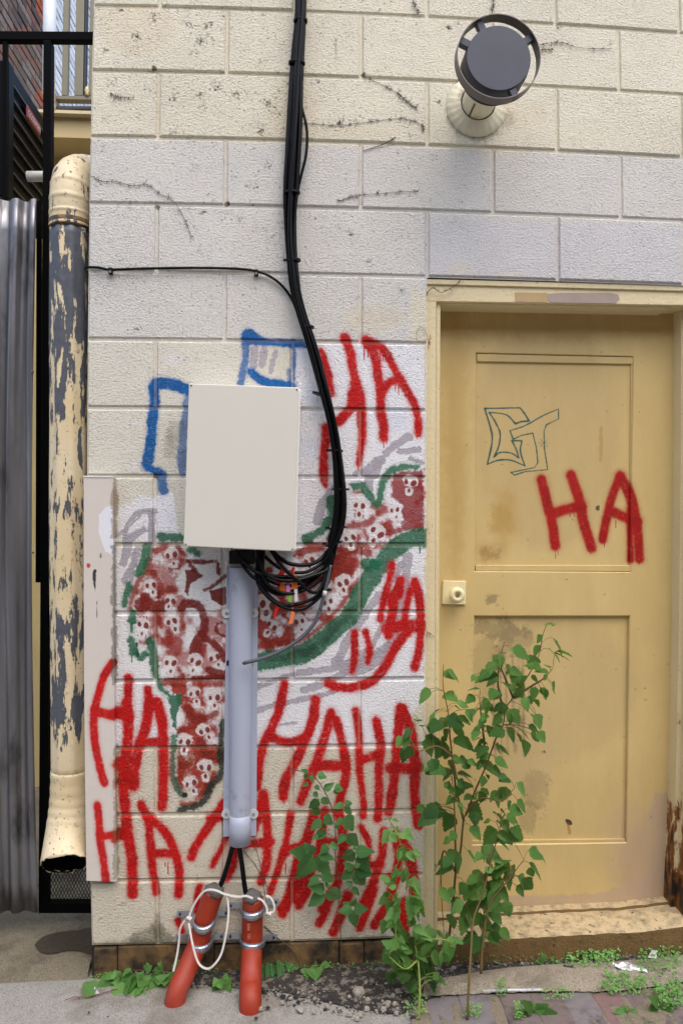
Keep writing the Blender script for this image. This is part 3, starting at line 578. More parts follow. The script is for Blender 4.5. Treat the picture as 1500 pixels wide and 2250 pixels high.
# ------------------------------------------------------------------ doorway
YD = .125; YF = .018
DOORC = lin(212, 188, 130); FRAMEC = lin(222, 206, 164)
def paint_door():
    c = Canvas(.98, 1.98, .1, 2.05, .0013, DOORC, YD, 40)
    c.a *= (1 + c.nb * .22)[..., None]
    c.C(0, 0, 1)
    for x, y, rx, ry, col, al in [(1200, 950, 160, 260, lin(196, 172, 122), .6), (1000, 900, 26, 400, lin(178, 146, 80), .5), (1220, 720, 300, 26, lin(170, 136, 70), .55), (1230, 1520, 170, 160, lin(196, 174, 124), .5), (1390, 1880, 60, 120, lin(196, 172, 140), .5), (1110, 1140, 30, 70, lin(182, 146, 70), .4), (1075, 1215, 26, 20, lin(150, 108, 50), .4), (1420, 1900, 60, 90, lin(190, 166, 140), .6), (1160, 1640, 60, 120, lin(200, 178, 132), .5)]:  # stains and blotches; the top and left strips paint in the frame's shade
        c.ell((x, y), rx, ry, 0, col, al, 22, 8)
    c.poly([(1440, 1740), (1480, 1740), (1470, 1990), (1200, 1998), (980, 2005), (980, 1975), (1300, 1965), (1380, 1945), (1415, 1925), (1440, 1880), (1445, 1840), (1425, 1800)], lin(192, 170, 148), .8, 3, 5)
    c.ell((1100, 1385), 62, 26, .05, lin(104, 92, 78), .42, 8, 16); c.ell((1130, 1410), 44, 40, 0, lin(120, 104, 84), .35, 9, 16); c.ell((1175, 1740), 32, 40, 0, lin(140, 120, 90), .35, 7, 14); c.ell((1165, 1800), 22, 30, 0, lin(128, 112, 84), .35, 6, 12)
    c.ell((1078, 1320), 14, 12, 0, lin(128, 108, 90), .6, 4, 8); c.ell((1070, 1470), 34, 80, 0, lin(140, 122, 86), .35, 9, 14)
    for x in (1085, 1100, 1112, 1128, 1140, 1150): c.stroke([(x, 1440), (x + 3, 1560 + random.uniform(0, 90)), (x + random.uniform(-4, 8), 1640 + random.uniform(0, 80))], random.uniform(4, 10), lin(120, 92, 76), .45, 3, 3)
    for _ in range(150): c.specks((random.uniform(975, 1470), random.uniform(700, 1985)), 6, 1, (.10, .06, .03), .6, 1.5)
    c.ell((1253, 1812), 9, 5, .6, (.03, .015, .01), .95, 1.2, 2); c.stroke([(1251, 1815), (1253, 1835)], 5, lin(150, 100, 40), .6, 2, 2); c.specks((1198, 1657), 4, 6)
    c.C(900, 560, 2.5)
    c.ell((1038, 1393), 12, 14, .3, (.03, .03, .02), .85, 1, 3); c.stroke([(1058, 940), (1057, 1125)], 18, lin(170, 134, 76), .45, 2, 3)
    c.ell((500, 1460), 60, 80, 0, lin(178, 140, 60), .35, 10, 8); c.ell((440, 1650), 60, 36, 0, lin(140, 98, 40), .35, 8, 8)
    # marker tag
    T = lin(8, 84, 84); mk = lambda P, w_=7, s_=True: c.stroke(P, w_ * 1.25, T, .95, .7, .5, sm=s_)
    mk([(415, 842), (610, 838), (635, 870), (660, 910), (620, 914), (585, 926)], 7, False); mk([(585, 926), (540, 880), (490, 868), (440, 864)]); mk([(440, 864), (475, 920), (500, 980), (492, 1050), (466, 1110)]); mk([(466, 1110), (500, 1085), (560, 1088), (602, 1114)])
    mk([(602, 1114), (590, 1070), (565, 1020)]); mk([(565, 1020), (620, 1020)], 7, False); mk([(620, 1022), (612, 1080), (636, 1158)]); mk([(636, 1158), (560, 1128), (490, 1128), (430, 1150)]); mk([(430, 1150), (455, 1030), (450, 960), (415, 842)], 8)
    mk([(555, 965), (640, 935), (740, 880), (822, 845)], 5); mk([(822, 845), (822, 900), (755, 932), (742, 970), (744, 1060), (762, 1180)], 5, False); mk([(762, 1180), (640, 1190), (580, 1210), (560, 1195)], 5, False); mk([(560, 1195), (690, 1168), (708, 1140), (700, 1060), (680, 978)], 5, False); mk([(680, 978), (620, 990), (572, 1012), (555, 965)], 6, False)
    for a in range(4): c.stroke([(742 - 28 * math.cos(a * .785), 1032 - 28 * math.sin(a * .785)), (742 + 28 * math.cos(a * .785), 1032 + 28 * math.sin(a * .785))], 3, T, .7, .6, .3, sm=False)
    rd = lambda P, w_: c.stroke(P, w_ * 1.22, (.40, .006, .004), 1, 5.0, .8)
    rd([(728, 1235), (755, 1350), (785, 1470), (805, 1600)], 52); rd([(890, 1210), (935, 1340), (960, 1470), (1005, 1610)], 54); rd([(790, 1425), (860, 1400), (950, 1380)], 52)
    rd([(1160, 1215), (1110, 1350), (1085, 1460), (1065, 1565)], 46); rd([(1165, 1215), (1215, 1330), (1245, 1480), (1260, 1670)], 50); rd([(1130, 1415), (1180, 1440), (1250, 1470)], 50); rd([(1210, 1400), (1215, 1680)], 30)
    c.drips([(806, 1630, 40), (820, 1630, 25), (1138, 1460, 40), (1075, 1580, 25), (885, 1420, 18), (910, 1420, 18), (1000, 1630, 16), (1258, 1680, 20)], (.25, .008, .006), 4)
    return c
door_cv = paint_door(); door_im = door_cv.image('door_paint')
def door_mat():
    m, n, N, L, B = nmat('painted_door'); p = pos(N); c = paint_nodes(N, L, door_cv, door_im)
    c = mixc(N, L, 1.0, c, mixc(N, L, noise(N, L, p, 18, 6, .7, (1, 1, .25)), (.80, .76, .66), (1, 1, 1)), 'MULTIPLY')
    L.new(c, B.inputs['Base Color']); B.inputs['Roughness'].default_value = .42
    bump(N, L, B, noise(N, L, p, 60, 4, .6, (1, 1, .3)), .0006); return m
M_door = door_mat()
def frame_mat():
    m, n, N, L, B = nmat('frame_paint'); p = pos(N)
    c = mixc(N, L, noise(N, L, p, 6, 4), tuple(v * .85 for v in FRAMEC), FRAMEC)
    sx_ = N.new('ShaderNodeSeparateXYZ'); L.new(p, sx_.inputs[0])
    low = N.new('ShaderNodeMapRange'); L.new(sx_.outputs[2], low.inputs[0]); low.inputs[1].default_value = .62; low.inputs[2].default_value = .22; low.inputs[3].default_value = 0; low.inputs[4].default_value = .30
    xr = N.new('ShaderNodeMapRange'); L.new(sx_.outputs[0], xr.inputs[0]); xr.inputs[1].default_value = 1.3; xr.inputs[2].default_value = 1.72; xr.inputs[3].default_value = .0; xr.inputs[4].default_value = 1
    rn = mth(N, L, 'ADD', noise(N, L, p, 22, 6, .7, (1, 1, .35)), mth(N, L, 'MULTIPLY', low.outputs[0], xr.outputs[0]))
    c = mixc(N, L, ramp(N, L, rn, [(.64, BLK), (.70, WHT)]), c, lin(122, 72, 26)); c = mixc(N, L, ramp(N, L, rn, [(.76, BLK), (.80, WHT)]), c, (.02, .012, .008))
    c = mixc(N, L, ramp(N, L, noise(N, L, p, 160, 3, .6), [(.66, BLK), (.72, WHT)]), c, lin(110, 74, 34))
    L.new(c, B.inputs['Base Color']); B.inputs['Roughness'].default_value = .5
    bump(N, L, B, mth(N, L, 'SUBTRACT', noise(N, L, p, 70, 3), mth(N, L, 'MULTIPLY', ramp(N, L, rn, [(.62, BLK), (.8, WHT)]), 1.0)), .002); return m
M_frame = frame_mat()
fr = empty('door_frame', tuple(W(1200, 1985, YF)), 'cream steel door frame, rusted through at its right foot', 'door frame')
# left jamb: face, rounded edge, stop
def jamb(pts_l, pts_r, y0, y1, name='jamb', m=M_frame, bev=.002):
    """vertical member traced as left and right edges on plane y0"""
    a = [W(*p, y0) for p in pts_l]; b = [W(*p, y0) for p in pts_r]; n = len(a); V = a + b + [Vector((q.x, y1, q.z)) for q in a] + [Vector((q.x, y1, q.z)) for q in b]; F = []
    for i in range(n - 1):
        F += [(i, i + 1, n + i + 1, n + i), (2 * n + i, 3 * n + i, 3 * n + i + 1, 2 * n + i + 1), (i, 2 * n + i, 2 * n + i + 1, i + 1), (n + i, n + i + 1, 3 * n + i + 1, 3 * n + i)]
    F += [(0, n, 3 * n, 2 * n), (n - 1, 3 * n - 1, 4 * n - 1, 2 * n - 1)]
    o = mesh(name, V, F, m, fr); 
    return o
LJo = [(934, 624), (931, 1040), (929, 1500), (927, 2072)]; LJi = [(958, 640), (956, 1040), (955, 1500), (953, 2064)]
jamb(LJo, LJi, YF, .16)
jamb([(958.6, 660), (956.6, 1040), (955.6, 1500), (954, 2060)], [(967, 668), (965, 1040), (964, 1500), (960, 2060)], YF + .012, .158, 'jamb_stop')
# right jamb: the reveal facing the opening, then face beyond the frame edge
Q = lambda px, py, y: W(px, py, y)
def rj(ins_px, y0, y1, dx0, dx1, name):
    """right members: traced on the door plane, then stepping forward"""
    base = [W(px, py, YD) for px, py in ins_px]; V = []
    for q in base:
        V += [(q.x + dx0, y0, q.z), (q.x + dx1, y0, q.z), (q.x + dx1, y1, q.z), (q.x + dx0, y1, q.z)]
    F = []
    for i in range(len(base) - 1):
        for k in range(4): k2 = (k + 1) % 4; F.append((4 * i + k, 4 * i + k2, 4 * i + 4 + k2, 4 * i + 4 + k))
    F += [(0, 3, 2, 1), tuple(4 * (len(base) - 1) + k for k in range(4))]
    return mesh(name, V, F, M_frame, fr)
RI = [(1479, 650), (1478, 1000), (1474, 1400), (1467, 1720), (1460, 1900), (1455, 2012)]
rj(RI, .072, .158, .0, .05, 'jamb_stop'); rj(RI, YF, .16, .014, .10, 'jamb'); 
# head
hd = [W(958.6, 622, YF), W(1520, 632, YF)]
zA, zB = W(935, 618, YF).z, W(960, 662, YF).z
def head(name, yl_top, yr_top, yl_bot, yr_bot, x0, x1, y0, y1):
    a = [W(x0, yl_bot, y0), W(x1, yr_bot, y0), W(x1, yr_top, y0), W(x0, yl_top, y0)]
    return mesh(name, a + [Vector((q.x, y1, q.z)) for q in a], BF, M_frame, fr, bevel=.0015)
head('head', 624, 641, 661, 671, 934, 1560, YF - .001, .159)
head('head_lip', 612.5, 627, 623.2, 640.2, 934, 1560, YF - .008, .15)
head('head_stop', 661.8, 671.8, 667, 677, 959.4, 1474, YF + .014, .157)
# grey touch-up patch on the head: a thin coat of paint, traced
gp = [(1203, 645), (1230, 643), (1340, 643), (1357, 646), (1361, 657), (1352, 666), (1210, 664), (1203, 660)]
v = [W(x, y, YF - .0025) for x, y in gp]; mesh('paint_patch', v, [tuple(range(8))], simple('grey_touchup', lin(158, 142, 132), .5), fr)
v = [W(x, y, YF - .0022) for x, y in [(1130, 642), (1202, 643), (1202, 664), (1132, 662)]]; mesh('paint_patch', v, [(0, 1, 2, 3)], simple('ochre_touchup', lin(176, 150, 106), .5), fr)
# door leaf
dr = empty('panel_door', tuple(W(1220, 1990, YD)), 'closed tan two-panel door with red lettering and a green marker tag', 'door')
def dquad(name, pts, y0, y1, bev=.0015): return quadbox_door(name, pts, y0, y1, bev)
def quadbox_door(name, pts, y0, y1, bev):
    a = [W(px, py, YD) for px, py in pts]; a = [Vector((q.x, y0, q.z)) for q in a]; return mesh(name, a + [Vector((q.x, y1, q.z)) for q in a], BF, M_door, dr, bevel=bev)
LX = lambda y: 968 if y < 1300 else 965
U1 = [(1047, 775), (1393, 783), (1389, 1257), (1044, 1255)]     # upper opening TL TR BR BL
U2 = [(1043, 1354), (1387, 1354), (1376, 1852), (1038, 1857)]
fL = lambda y: 1047 - 10 * (y - 650) / 1350
fR = lambda y: 1393 - 19 * (y - 650) / 1336
def hx(x, y, dx, dz, yy): q = W(x, y, YD); return (q.x + dx, yy, q.z + dz)
ysr = [(650, 650, 650, 650), (775, 775, 783, 783), (1255, 1255, 1257, 1257), (1354, 1354, 1354, 1354), (1857, 1857, 1852, 1852), (2004, 2000, 1986, 1980)]
V = []; F = []; ch = .0028
for r_, yy4 in enumerate(ysr):
    for c_, yv in enumerate(yy4):
        x = (956, fL(yv), fR(yv), 1494 - 22 * r_ / 5)[c_]; V.append(hx(x, yv, (-ch if c_ == 1 else ch if c_ == 2 else 0), (ch if r_ in (1, 3) else -ch if r_ in (2, 4) else 0), YD))
for r_ in range(5):
    for c_ in range(3):
        if c_ == 1 and r_ in (1, 3): continue
        a = r_ * 4 + c_; F.append((a, a + 1, a + 5, a + 4))
for r_ in (1, 3):
    o4 = [r_ * 4 + 1, r_ * 4 + 2, r_ * 4 + 6, r_ * 4 + 5]; fr4 = [(fL(ysr[r_][1]), ysr[r_][1]), (fR(ysr[r_][2]), ysr[r_][2]), (fR(ysr[r_ + 1][2]), ysr[r_ + 1][2]), (fL(ysr[r_ + 1][1]), ysr[r_ + 1][1])]
    n0 = len(V); V += [hx(x, y, 0, 0, YD + ch) for x, y in fr4] + [hx(x, y, 0, 0, YD + .03) for x, y in fr4]
    for k in range(4): k2 = (k + 1) % 4; F += [(o4[k], o4[k2], n0 + k2, n0 + k), (n0 + k, n0 + k2, n0 + 4 + k2, n0 + 4 + k)]
me = bpy.data.meshes.new('door_skin'); me.from_pydata(V, [], F); me.update(); me.materials.append(M_door); link(bpy.data.objects.new('door_skin', me), dr)
dquad('upper_panel', [(1042, 1262), (1392, 1262), (1396, 770), (1042, 770)], YD + .012, .150, 0)
dquad('lower_panel', [(1036, 1862), (1384, 1858), (1392, 1348), (1040, 1348)], YD + .015, .150, 0)
dquad('moulding', [(1048, 793), (1391.5, 799), (1392, 784.2), (1048, 776.5)], YD + .004, .140, .002)
dquad('moulding', [(1045, 1255), (1387.5, 1256), (1388, 1242.5), (1045, 1242)], YD + .003, .140, .002)
dquad('moulding', [(1384.6, 1242), (1388.4, 1242), (1391.6, 799.5), (1387.5, 799.5)], YD + .006, .140, .001)
dquad('moulding', [(1038.5, 1856.5), (1375, 1852), (1375.3, 1846), (1038.5, 1850)], YD + .006, .140, .001)
M_knob = simple('knob_paint', lin(226, 214, 170), .35, var=.08, vs=20, dirt=lin(150, 130, 84), ds=30, dth=(.6, .75)); M_black = simple('black', (.005, .005, .006), .5, spec=.2)
lp = quadbox('lock_plate', [(971, 1328), (1023, 1329), (1024, 1277), (973, 1276)], YD - .008, YD + .001, M_knob, dr, .002)
kc = W(1003, 1305, YD - .05); prof = [(0.012, -.008), (.011, -.022), (.016, -.030), (.0235, -.040), (.0255, -.048), (.0245, -.055), (.019, -.060), (.0115, -.0615), (.010, -.058)]
V = []; F = []; n = 28
kc0 = W(1001, 1306, YD - .03)
for r_, yy in prof:
    for k in range(n): a = 2 * math.pi * k / n; V.append((kc0.x + r_ * math.cos(a), YD + yy, kc0.z + r_ * math.sin(a)))
for i in range(len(prof) - 1):
    for k in range(n): k2 = (k + 1) % n; F.append((i * n + k, i * n + k2, (i + 1) * n + k2, (i + 1) * n + k))
F.append(tuple((len(prof) - 1) * n + k for k in range(n)))
kn = mesh('knob', V, F, M_knob, dr, smooth=True)
v, f = disc_y(kc0.x, kc0.z, YD - .0592, YD - .056, .0075); ck = mesh('lock_cylinder', v, f, simple('brass_pale', lin(190, 176, 120), .3, .6), kn)
v, f = boxvf(kc0.x - .0012, kc0.x + .0012, YD - .0596, YD - .058, kc0.z - .004, kc0.z + .003); mesh('keyhole', v, f, M_black, kn)
# step and sill
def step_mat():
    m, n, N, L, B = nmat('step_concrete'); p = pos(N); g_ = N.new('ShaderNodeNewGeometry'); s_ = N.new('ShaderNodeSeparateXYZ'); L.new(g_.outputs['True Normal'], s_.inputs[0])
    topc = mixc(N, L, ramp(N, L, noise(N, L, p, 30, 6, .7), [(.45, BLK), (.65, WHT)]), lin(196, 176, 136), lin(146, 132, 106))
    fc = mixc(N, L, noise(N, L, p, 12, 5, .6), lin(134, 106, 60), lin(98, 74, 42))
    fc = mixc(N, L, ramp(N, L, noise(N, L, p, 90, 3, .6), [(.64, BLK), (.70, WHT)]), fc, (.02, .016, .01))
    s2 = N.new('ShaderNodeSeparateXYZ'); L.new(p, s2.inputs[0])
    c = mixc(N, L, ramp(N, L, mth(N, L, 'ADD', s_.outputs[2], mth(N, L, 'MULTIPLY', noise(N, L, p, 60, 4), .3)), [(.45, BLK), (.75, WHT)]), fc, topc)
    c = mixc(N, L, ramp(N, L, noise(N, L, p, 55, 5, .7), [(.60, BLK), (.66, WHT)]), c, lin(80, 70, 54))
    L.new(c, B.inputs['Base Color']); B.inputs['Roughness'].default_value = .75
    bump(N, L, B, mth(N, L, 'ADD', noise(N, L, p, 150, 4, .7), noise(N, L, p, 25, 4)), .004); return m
M_step = step_mat()
ft = [(936, 2072), (1010, 2068), (1121, 2059), (1190, 2054), (1260, 2050), (1330, 2047), (1393, 2044), (1500, 2032), (1640, 2014)]
V = []; F = []
prs = [(-.024, None), (-.024, -.006), (-.018, 0.0), (.03, .006), (.088, .008), (.090, .016), (.24, .018)]
pts = catmull([W(x, y, -.02) for x, y in ft], 5)
for q in pts:
    j = random.uniform(-.0015, .0015)
    for yy, dz in prs: V.append((q.x, yy + j, .0 if dz is None else q.z + dz + (random.uniform(-.0015, .0015))))
n = len(prs)
for i in range(len(pts) - 1):
    for k in range(n - 1): a = i * n + k; F.append((a, a + 1, a + n + 1, a + n))
F.append(tuple(range(n))[::-1]); F.append(tuple((len(pts) - 1) * n + k for k in range(n)))
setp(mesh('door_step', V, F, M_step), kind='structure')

# ------------------------------------------------------------------ vent
M_ventw = simple('vent_cream', lin(214, 206, 178), .5, var=.1, vs=20, bmp=.002, bs=40, dirt=lin(110, 92, 56), ds=14, dth=(.58, .75)); M_ventk = simple('vent_dark_metal', lin(74, 76, 84), .5, .5, var=.12, vs=18, spec=.4)
M_ventr = simple('vent_ring_metal', lin(104, 98, 96), .45, .6, var=.2, vs=25)
vb = W(1046, 234); vent = empty('flue_vent', tuple(vb), 'round dark metal flue vent cap sticking out of the wall above the door', 'vent')
V = []; F = []; n = 72
for ring, (rr, yy) in enumerate([(.094, -.001), (.092, -.008), (.072, -.016), (.054, -.026)]):
    for k in range(n):
        a = 2 * math.pi * k / n; wob = (.0011 * math.sin(k * math.pi * 2 / n * 24) if ring < 3 else 0)
        V.append((vb.x + (rr + wob) * math.cos(a), yy - (wob if ring else 0), vb.z + (rr + wob) * math.sin(a)))
for i in range(3):
    for k in range(n): k2 = (k + 1) % n; F.append((i * n + k, i * n + k2, (i + 1) * n + k2, (i + 1) * n + k))
mesh('flange', V, F, M_ventw, vent, smooth=True)
v, f = disc_y(vb.x, vb.z, -.19, -.005, .050, 32); mesh('pipe', v, f, M_ventw, vent, bevel=0)
b1 = MB(); b1.add(*boxvf(vb.x - .03, vb.x - .027, -.10, -.01, vb.z - .046, vb.z - .040)); b1.build('seam', simple('seam_rust', lin(92, 76, 40), .7), vent)
v, f = disc_y(vb.x, vb.z, -.2345, -.185, .092, 40); mesh('collar', v, f, M_black, vent)
v, f = disc_y(vb.x, vb.z, -.266, -.236, .0895, 48, .093); cd = mesh('cap_disc', v, f, M_ventk, vent, bevel=.0015)
def ringvf(cx, cz, y0, y1, r, th, n=56):
    V = []; F = []
    for k in range(n):
        a = 2 * math.pi * k / n; c, s = math.cos(a), math.sin(a)
        V += [(cx + r * c, y0, cz + r * s), (cx + r * c, y1, cz + r * s), (cx + (r - th) * c, y1, cz + (r - th) * s), (cx + (r - th) * c, y0, cz + (r - th) * s)]
    for k in range(n):
        k2 = (k + 1) % n
        for j in range(4): j2 = (j + 1) % 4; F.append((4 * k + j, 4 * k2 + j, 4 * k2 + j2, 4 * k + j2))
    return V, F
v, f = ringvf(vb.x - .001, vb.z + .002, -.272, -.236, .117, .0025); mesh('ring', v, f, M_ventr, vent, smooth=False)
for a in (155, 118, 35, 296):
    a = math.radians(a); c, s = math.cos(a), math.sin(a); t = Vector((-s, 0, c)); r0, r1 = .086, .115; V = []
    for rr in (r0, r1):
        for tt in (-.009, .009):
            for yy in (-.262, -.240): V.append(Vector((vb.x + rr * c, yy, vb.z + rr * s)) + t * tt)
    mesh('bracket', V, [(0, 1, 3, 2), (4, 6, 7, 5), (0, 4, 5, 1), (2, 3, 7, 6), (0, 2, 6, 4), (1, 5, 7, 3)], M_ventk, vent)

# ------------------------------------------------------------------ utility box
M_box = simple('box_enamel', lin(209, 206, 195), .4, var=.03, vs=5, spec=.4, dirt=lin(150, 144, 134), ds=90, dth=(.74, .8)); M_boxe = simple('box_edge', lin(226, 224, 218), .4, var=.03)
M_hard = simple('zinc', lin(170, 176, 186), .3, .85, var=.15, vs=60)
bx = empty('utility_box', tuple(W(530, 1210, 0)), 'blank beige metal utility box fixed over the middle of the graffiti', 'utility box')
quadbox('lid', [(403, 1200), (645, 1212), (656, 851), (415, 842)], -.150, -.135, M_box, bx, .0025)
quadbox('body', [(408, 1196), (650, 1209), (661, 855), (419, 847)], -.1335, -.001, M_boxe, bx, .002)
for px, py in ((420, 847), (408, 1196), (652, 856), (642, 1207), (509, 1206)):
    q = W(px, py, -.1515); v, f = disc_y(q.x, q.z, -.1515, -.149, .0022, 8); mesh('screw', v, f, M_black, bx)
v, f = boxvf(W(505, 1220, -.05).x, W(560, 1220, -.05).x, -.09, -.02, W(505, 1238, -.05).z, W(505, 1209, -.05).z); mesh('cable_gland', v, f, M_black, bx, bevel=.003)

# ------------------------------------------------------------------ riser guard
M_pvc = simple('grey_pvc', lin(166, 173, 190), .45, var=.06, vs=8, dirt=lin(104, 106, 112), ds=10, dth=(.6, .8), bmp=.0004, bs=30)
rs = empty('cable_riser', tuple(W(528, 1858, -.03)), 'pale grey plastic cable riser running down from the box', 'riser')
V = []; F = []; rows = 14; sec = 22
for i in range(rows + 1):
    t = i / rows; py = 1246 + (1838 - 1246) * t
    xl = 498 - 8 * t; xr = 567 - 4 * t; cl = 503 + 1.5 * t; cr2 = 556 - 6 * t
    xa, xb = W(xl, py, -.004).x, W(xr, py, -.004).x; ca, cb_ = W(cl, py, -.02).x, W(cr2, py, -.02).x; z = W(500, py, -.004).z; rr = (cb_ - ca) / 2; cxm = (ca + cb_) / 2
    prof_ = [(xa, -.001), (xa, -.006)] + [(cxm + rr * math.cos(math.pi - a * math.pi / 16), -.006 - .046 * (abs(math.sin(a * math.pi / 16)) ** .8)) for a in range(17)] + [(xb, -.006), (xb, -.001)]
    for x, y in prof_: V.append((x, y, z))
m_ = len(prof_)
for i in range(rows):
    for k in range(m_ - 1): a = i * m_ + k; F.append((a, a + 1, a + m_ + 1, a + m_))
F.append(tuple(range(m_))); F.append(tuple(rows * m_ + k for k in range(m_))[::-1])
mesh('guard', V, F, M_pvc, rs, smooth=False)
q0, q1 = W(526.5, 1700, -.035), W(526.5, 1858, -.035)
tube('sleeve', [(q0.x, -.022, W(526, 1790, -.022).z), (q1.x, -.022, W(526, 1810, -.022).z), (q1.x, -.022, W(526, 1813, -.022).z), (q1.x, -.022, q1.z)], lambda t: .0312 if t < .5 else .0322, M_pvc, rs, n=28)
for px, py in ((498, 1348), (557, 1347), (497, 1789), (557, 1789)):
    q = W(px, py, -.009); v, f = disc_y(q.x, q.z, -.0105, -.0065, .0142, 20); wsh = mesh('washer', v, f, simple('washer', lin(206, 208, 206), .5, .2), rs)
    v, f = disc_y(q.x, q.z, -.0135, -.0105, .0042, 10); mesh('screw', v, f, M_hard, wsh)
for px, py in ((500, 1457), (553, 1459)):
    q = W(px, py, -.0075); v, f = boxvf(q.x - .003, q.x + .003, -.0082, -.0062, q.z - .007, q.z + .007); mesh('slot', v, f, M_black, rs)

# ------------------------------------------------------------------ cables
M_cab = simple('cable_black', (.003, .003, .0035), .22, var=.2, vs=30, spec=.16); M_cabg = simple('cable_grey', (.075, .08, .092), .4, var=.2, vs=30)
cb = empty('cable_bundle', tuple(W(735, 1200, -.03)), 'thick bundle of black cables running down the wall and looping under the box', 'cables')
main = [(662, -60, 26), (660, 40, 26), (655, 110, 30), (651, 180, 32), (648, 260, 36), (644, 340, 36), (639, 420, 34), (637, 500, 24), (640, 560, 22), (648, 630, 24), (663, 690, 24), (681, 745, 26), (697, 800, 28), (710, 850, 28), (724, 905, 26), (734, 955, 26), (741, 1005, 26), (746, 1060, 30), (748, 1110, 32), (743, 1155, 32), (733, 1190, 26)]
NC = 11; H_ = (560, 1200, 5.769)
def hp(x, y): return (H_[0] + x / H_[2], H_[1] + y / H_[2])
loops = [[(870, 130), (740, 220), (600, 245), (430, 220), (300, 140), (220, 60)], [(880, 180), (700, 310), (560, 340), (400, 320), (250, 240), (130, 130), (90, 50)], [(890, 240), (700, 400), (540, 480), (380, 500), (220, 460), (110, 380), (70, 200), (60, 50)],
         [(900, 250), (750, 420), (560, 540), (400, 600), (260, 600), (140, 520), (60, 380), (30, 200), (40, 50)], [(930, 300), (850, 520), (760, 650), (600, 720), (430, 755), (290, 720), (150, 600), (60, 440), (-20, 400), (-120, 290), (-200, 160), (-240, 60)],
         [(950, 350), (880, 560), (760, 700), (620, 790), (480, 805), (350, 770), (200, 680), (90, 560), (30, 450), (20, 300), (90, 50)], [(900, 220), (780, 330), (640, 390), (480, 400), (330, 390), (150, 370), (0, 320), (-130, 210), (-250, 50)],
         [(940, 300), (800, 450), (620, 560), (480, 600), (330, 590), (180, 500), (110, 400), (100, 200), (110, 50)], [(900, 200), (880, 400), (820, 540), (740, 590), (650, 540), (560, 450), (420, 330), (300, 200), (200, 50)], [(930, 260), (860, 330), (720, 380), (600, 420), (440, 440), (260, 420), (120, 330), (60, 180), (20, 50)], None]
for ci in range(NC):
    ph = ci * 2.399; rad = math.sqrt((ci + .5) / NC); P = []
    for k, (x, y, wd) in enumerate(main):
        a = ph + k * .16 * (1 if ci % 2 else -1) * .5; off = (wd / 2 - 3) * rad * math.cos(a); dep = -.030 + .018 * rad * math.sin(a)
        if ci == 3 and 6 <= k <= 9: off += [3, 9, 10, 4][k - 6] * .6
        P.append(W(x + off, y, dep - (.004 if k > 12 else 0)))
    if loops[ci]:
        for j, p in enumerate(loops[ci]):
            t = j / (len(loops[ci]) - 1); P.append(W(*hp(*p), -.034 - .045 * math.sin(t * 2.2) - ci * .0025))
        tube('cable', catmull(P, 5), .0054 if ci % 3 else .0062, M_cab, cb, n=7)
    else:
        P += [W(728, 1230, -.05), W(720, 1275, -.052)]; tube('cable', catmull(P, 5), .0062, M_cab, cb, n=7)
# one cable bows out of the bundle
P = [W(x, y, -.026) for x, y in [(650, 150), (655, 200), (664, 240), (674, 285), (672, 340), (660, 390), (652, 430), (648, 480), (650, 560), (659, 650)]]
tube('cable', catmull(P, 6), .0045, M_cab, cb, n=7)
for k, (x, y, wd, tl) in enumerate([(660, 45, 30, 0), (652, 138, 36, 0), (641, 423, 36, .05), (645, 572, 30, .1), (675, 718, 30, -.1), (701, 866, 30, -.5), (738, 990, 30, -.1), (748, 1075, 38, 0), (741, 1160, 38, .2), (733, 1195, 36, .5), (721, 1296, 14, .2)]):
    q = W(x, y, -.03); rr = wd / 2 / F_PX * CAMD; ax = Vector((math.sin(tl) * .2 - .0, 0, 1)).normalized(); V = []
    tv, tf = tubevf([q - Vector((0, 0, .0028)), q + Vector((0, 0, .0028))], 1.0, 18, prof=lambda th, t: 1)
    V = [Vector((q.x + (p.x - q.x) * rr * 1.02, q.y + (p.y - q.y) * .021, p.z + (p.x - q.x) * rr * tl * .6)) for p in tv]
    ti = mesh('cable_tie', V, tf, M_black, cb)
    if k in (6, 8, 9, 3): v, f = boxvf(q.x - rr - .010, q.x - rr + .003, -.034, -.028, q.z - .003, q.z + .004); mesh('tie_tail', v, f, M_black, ti)
# thin branch cable to the left
br = empty('branch_cable', tuple(W(400, 590, -.01)), 'single thin black cable crossing left to the wall corner on two clips', 'cable')
P = [W(x, y, -.010) for x, y in [(188, 588), (215, 587), (242, 592), (300, 590), (420, 588), (520, 590), (565, 596), (595, 608), (620, 628), (640, 655), (655, 690)]]
P = [Vector((P[0].x - .004, .05, P[0].z))] + P
tube('cable', catmull(P, 6), .0042, M_cab, br, n=8)
for px, py in ((243, 592), (563, 596)):
    q = W(px, py, -.01); c_ = mesh('clip', *boxvf(q.x - .006, q.x + .006, -.016, -.0005, q.z - .014, q.z + .006), M_black, br, bevel=.002); v, f = disc_y(q.x, q.z - .008, -.0185, -.016, .0035, 10); mesh('nail_head', v, f, M_hard, c_)
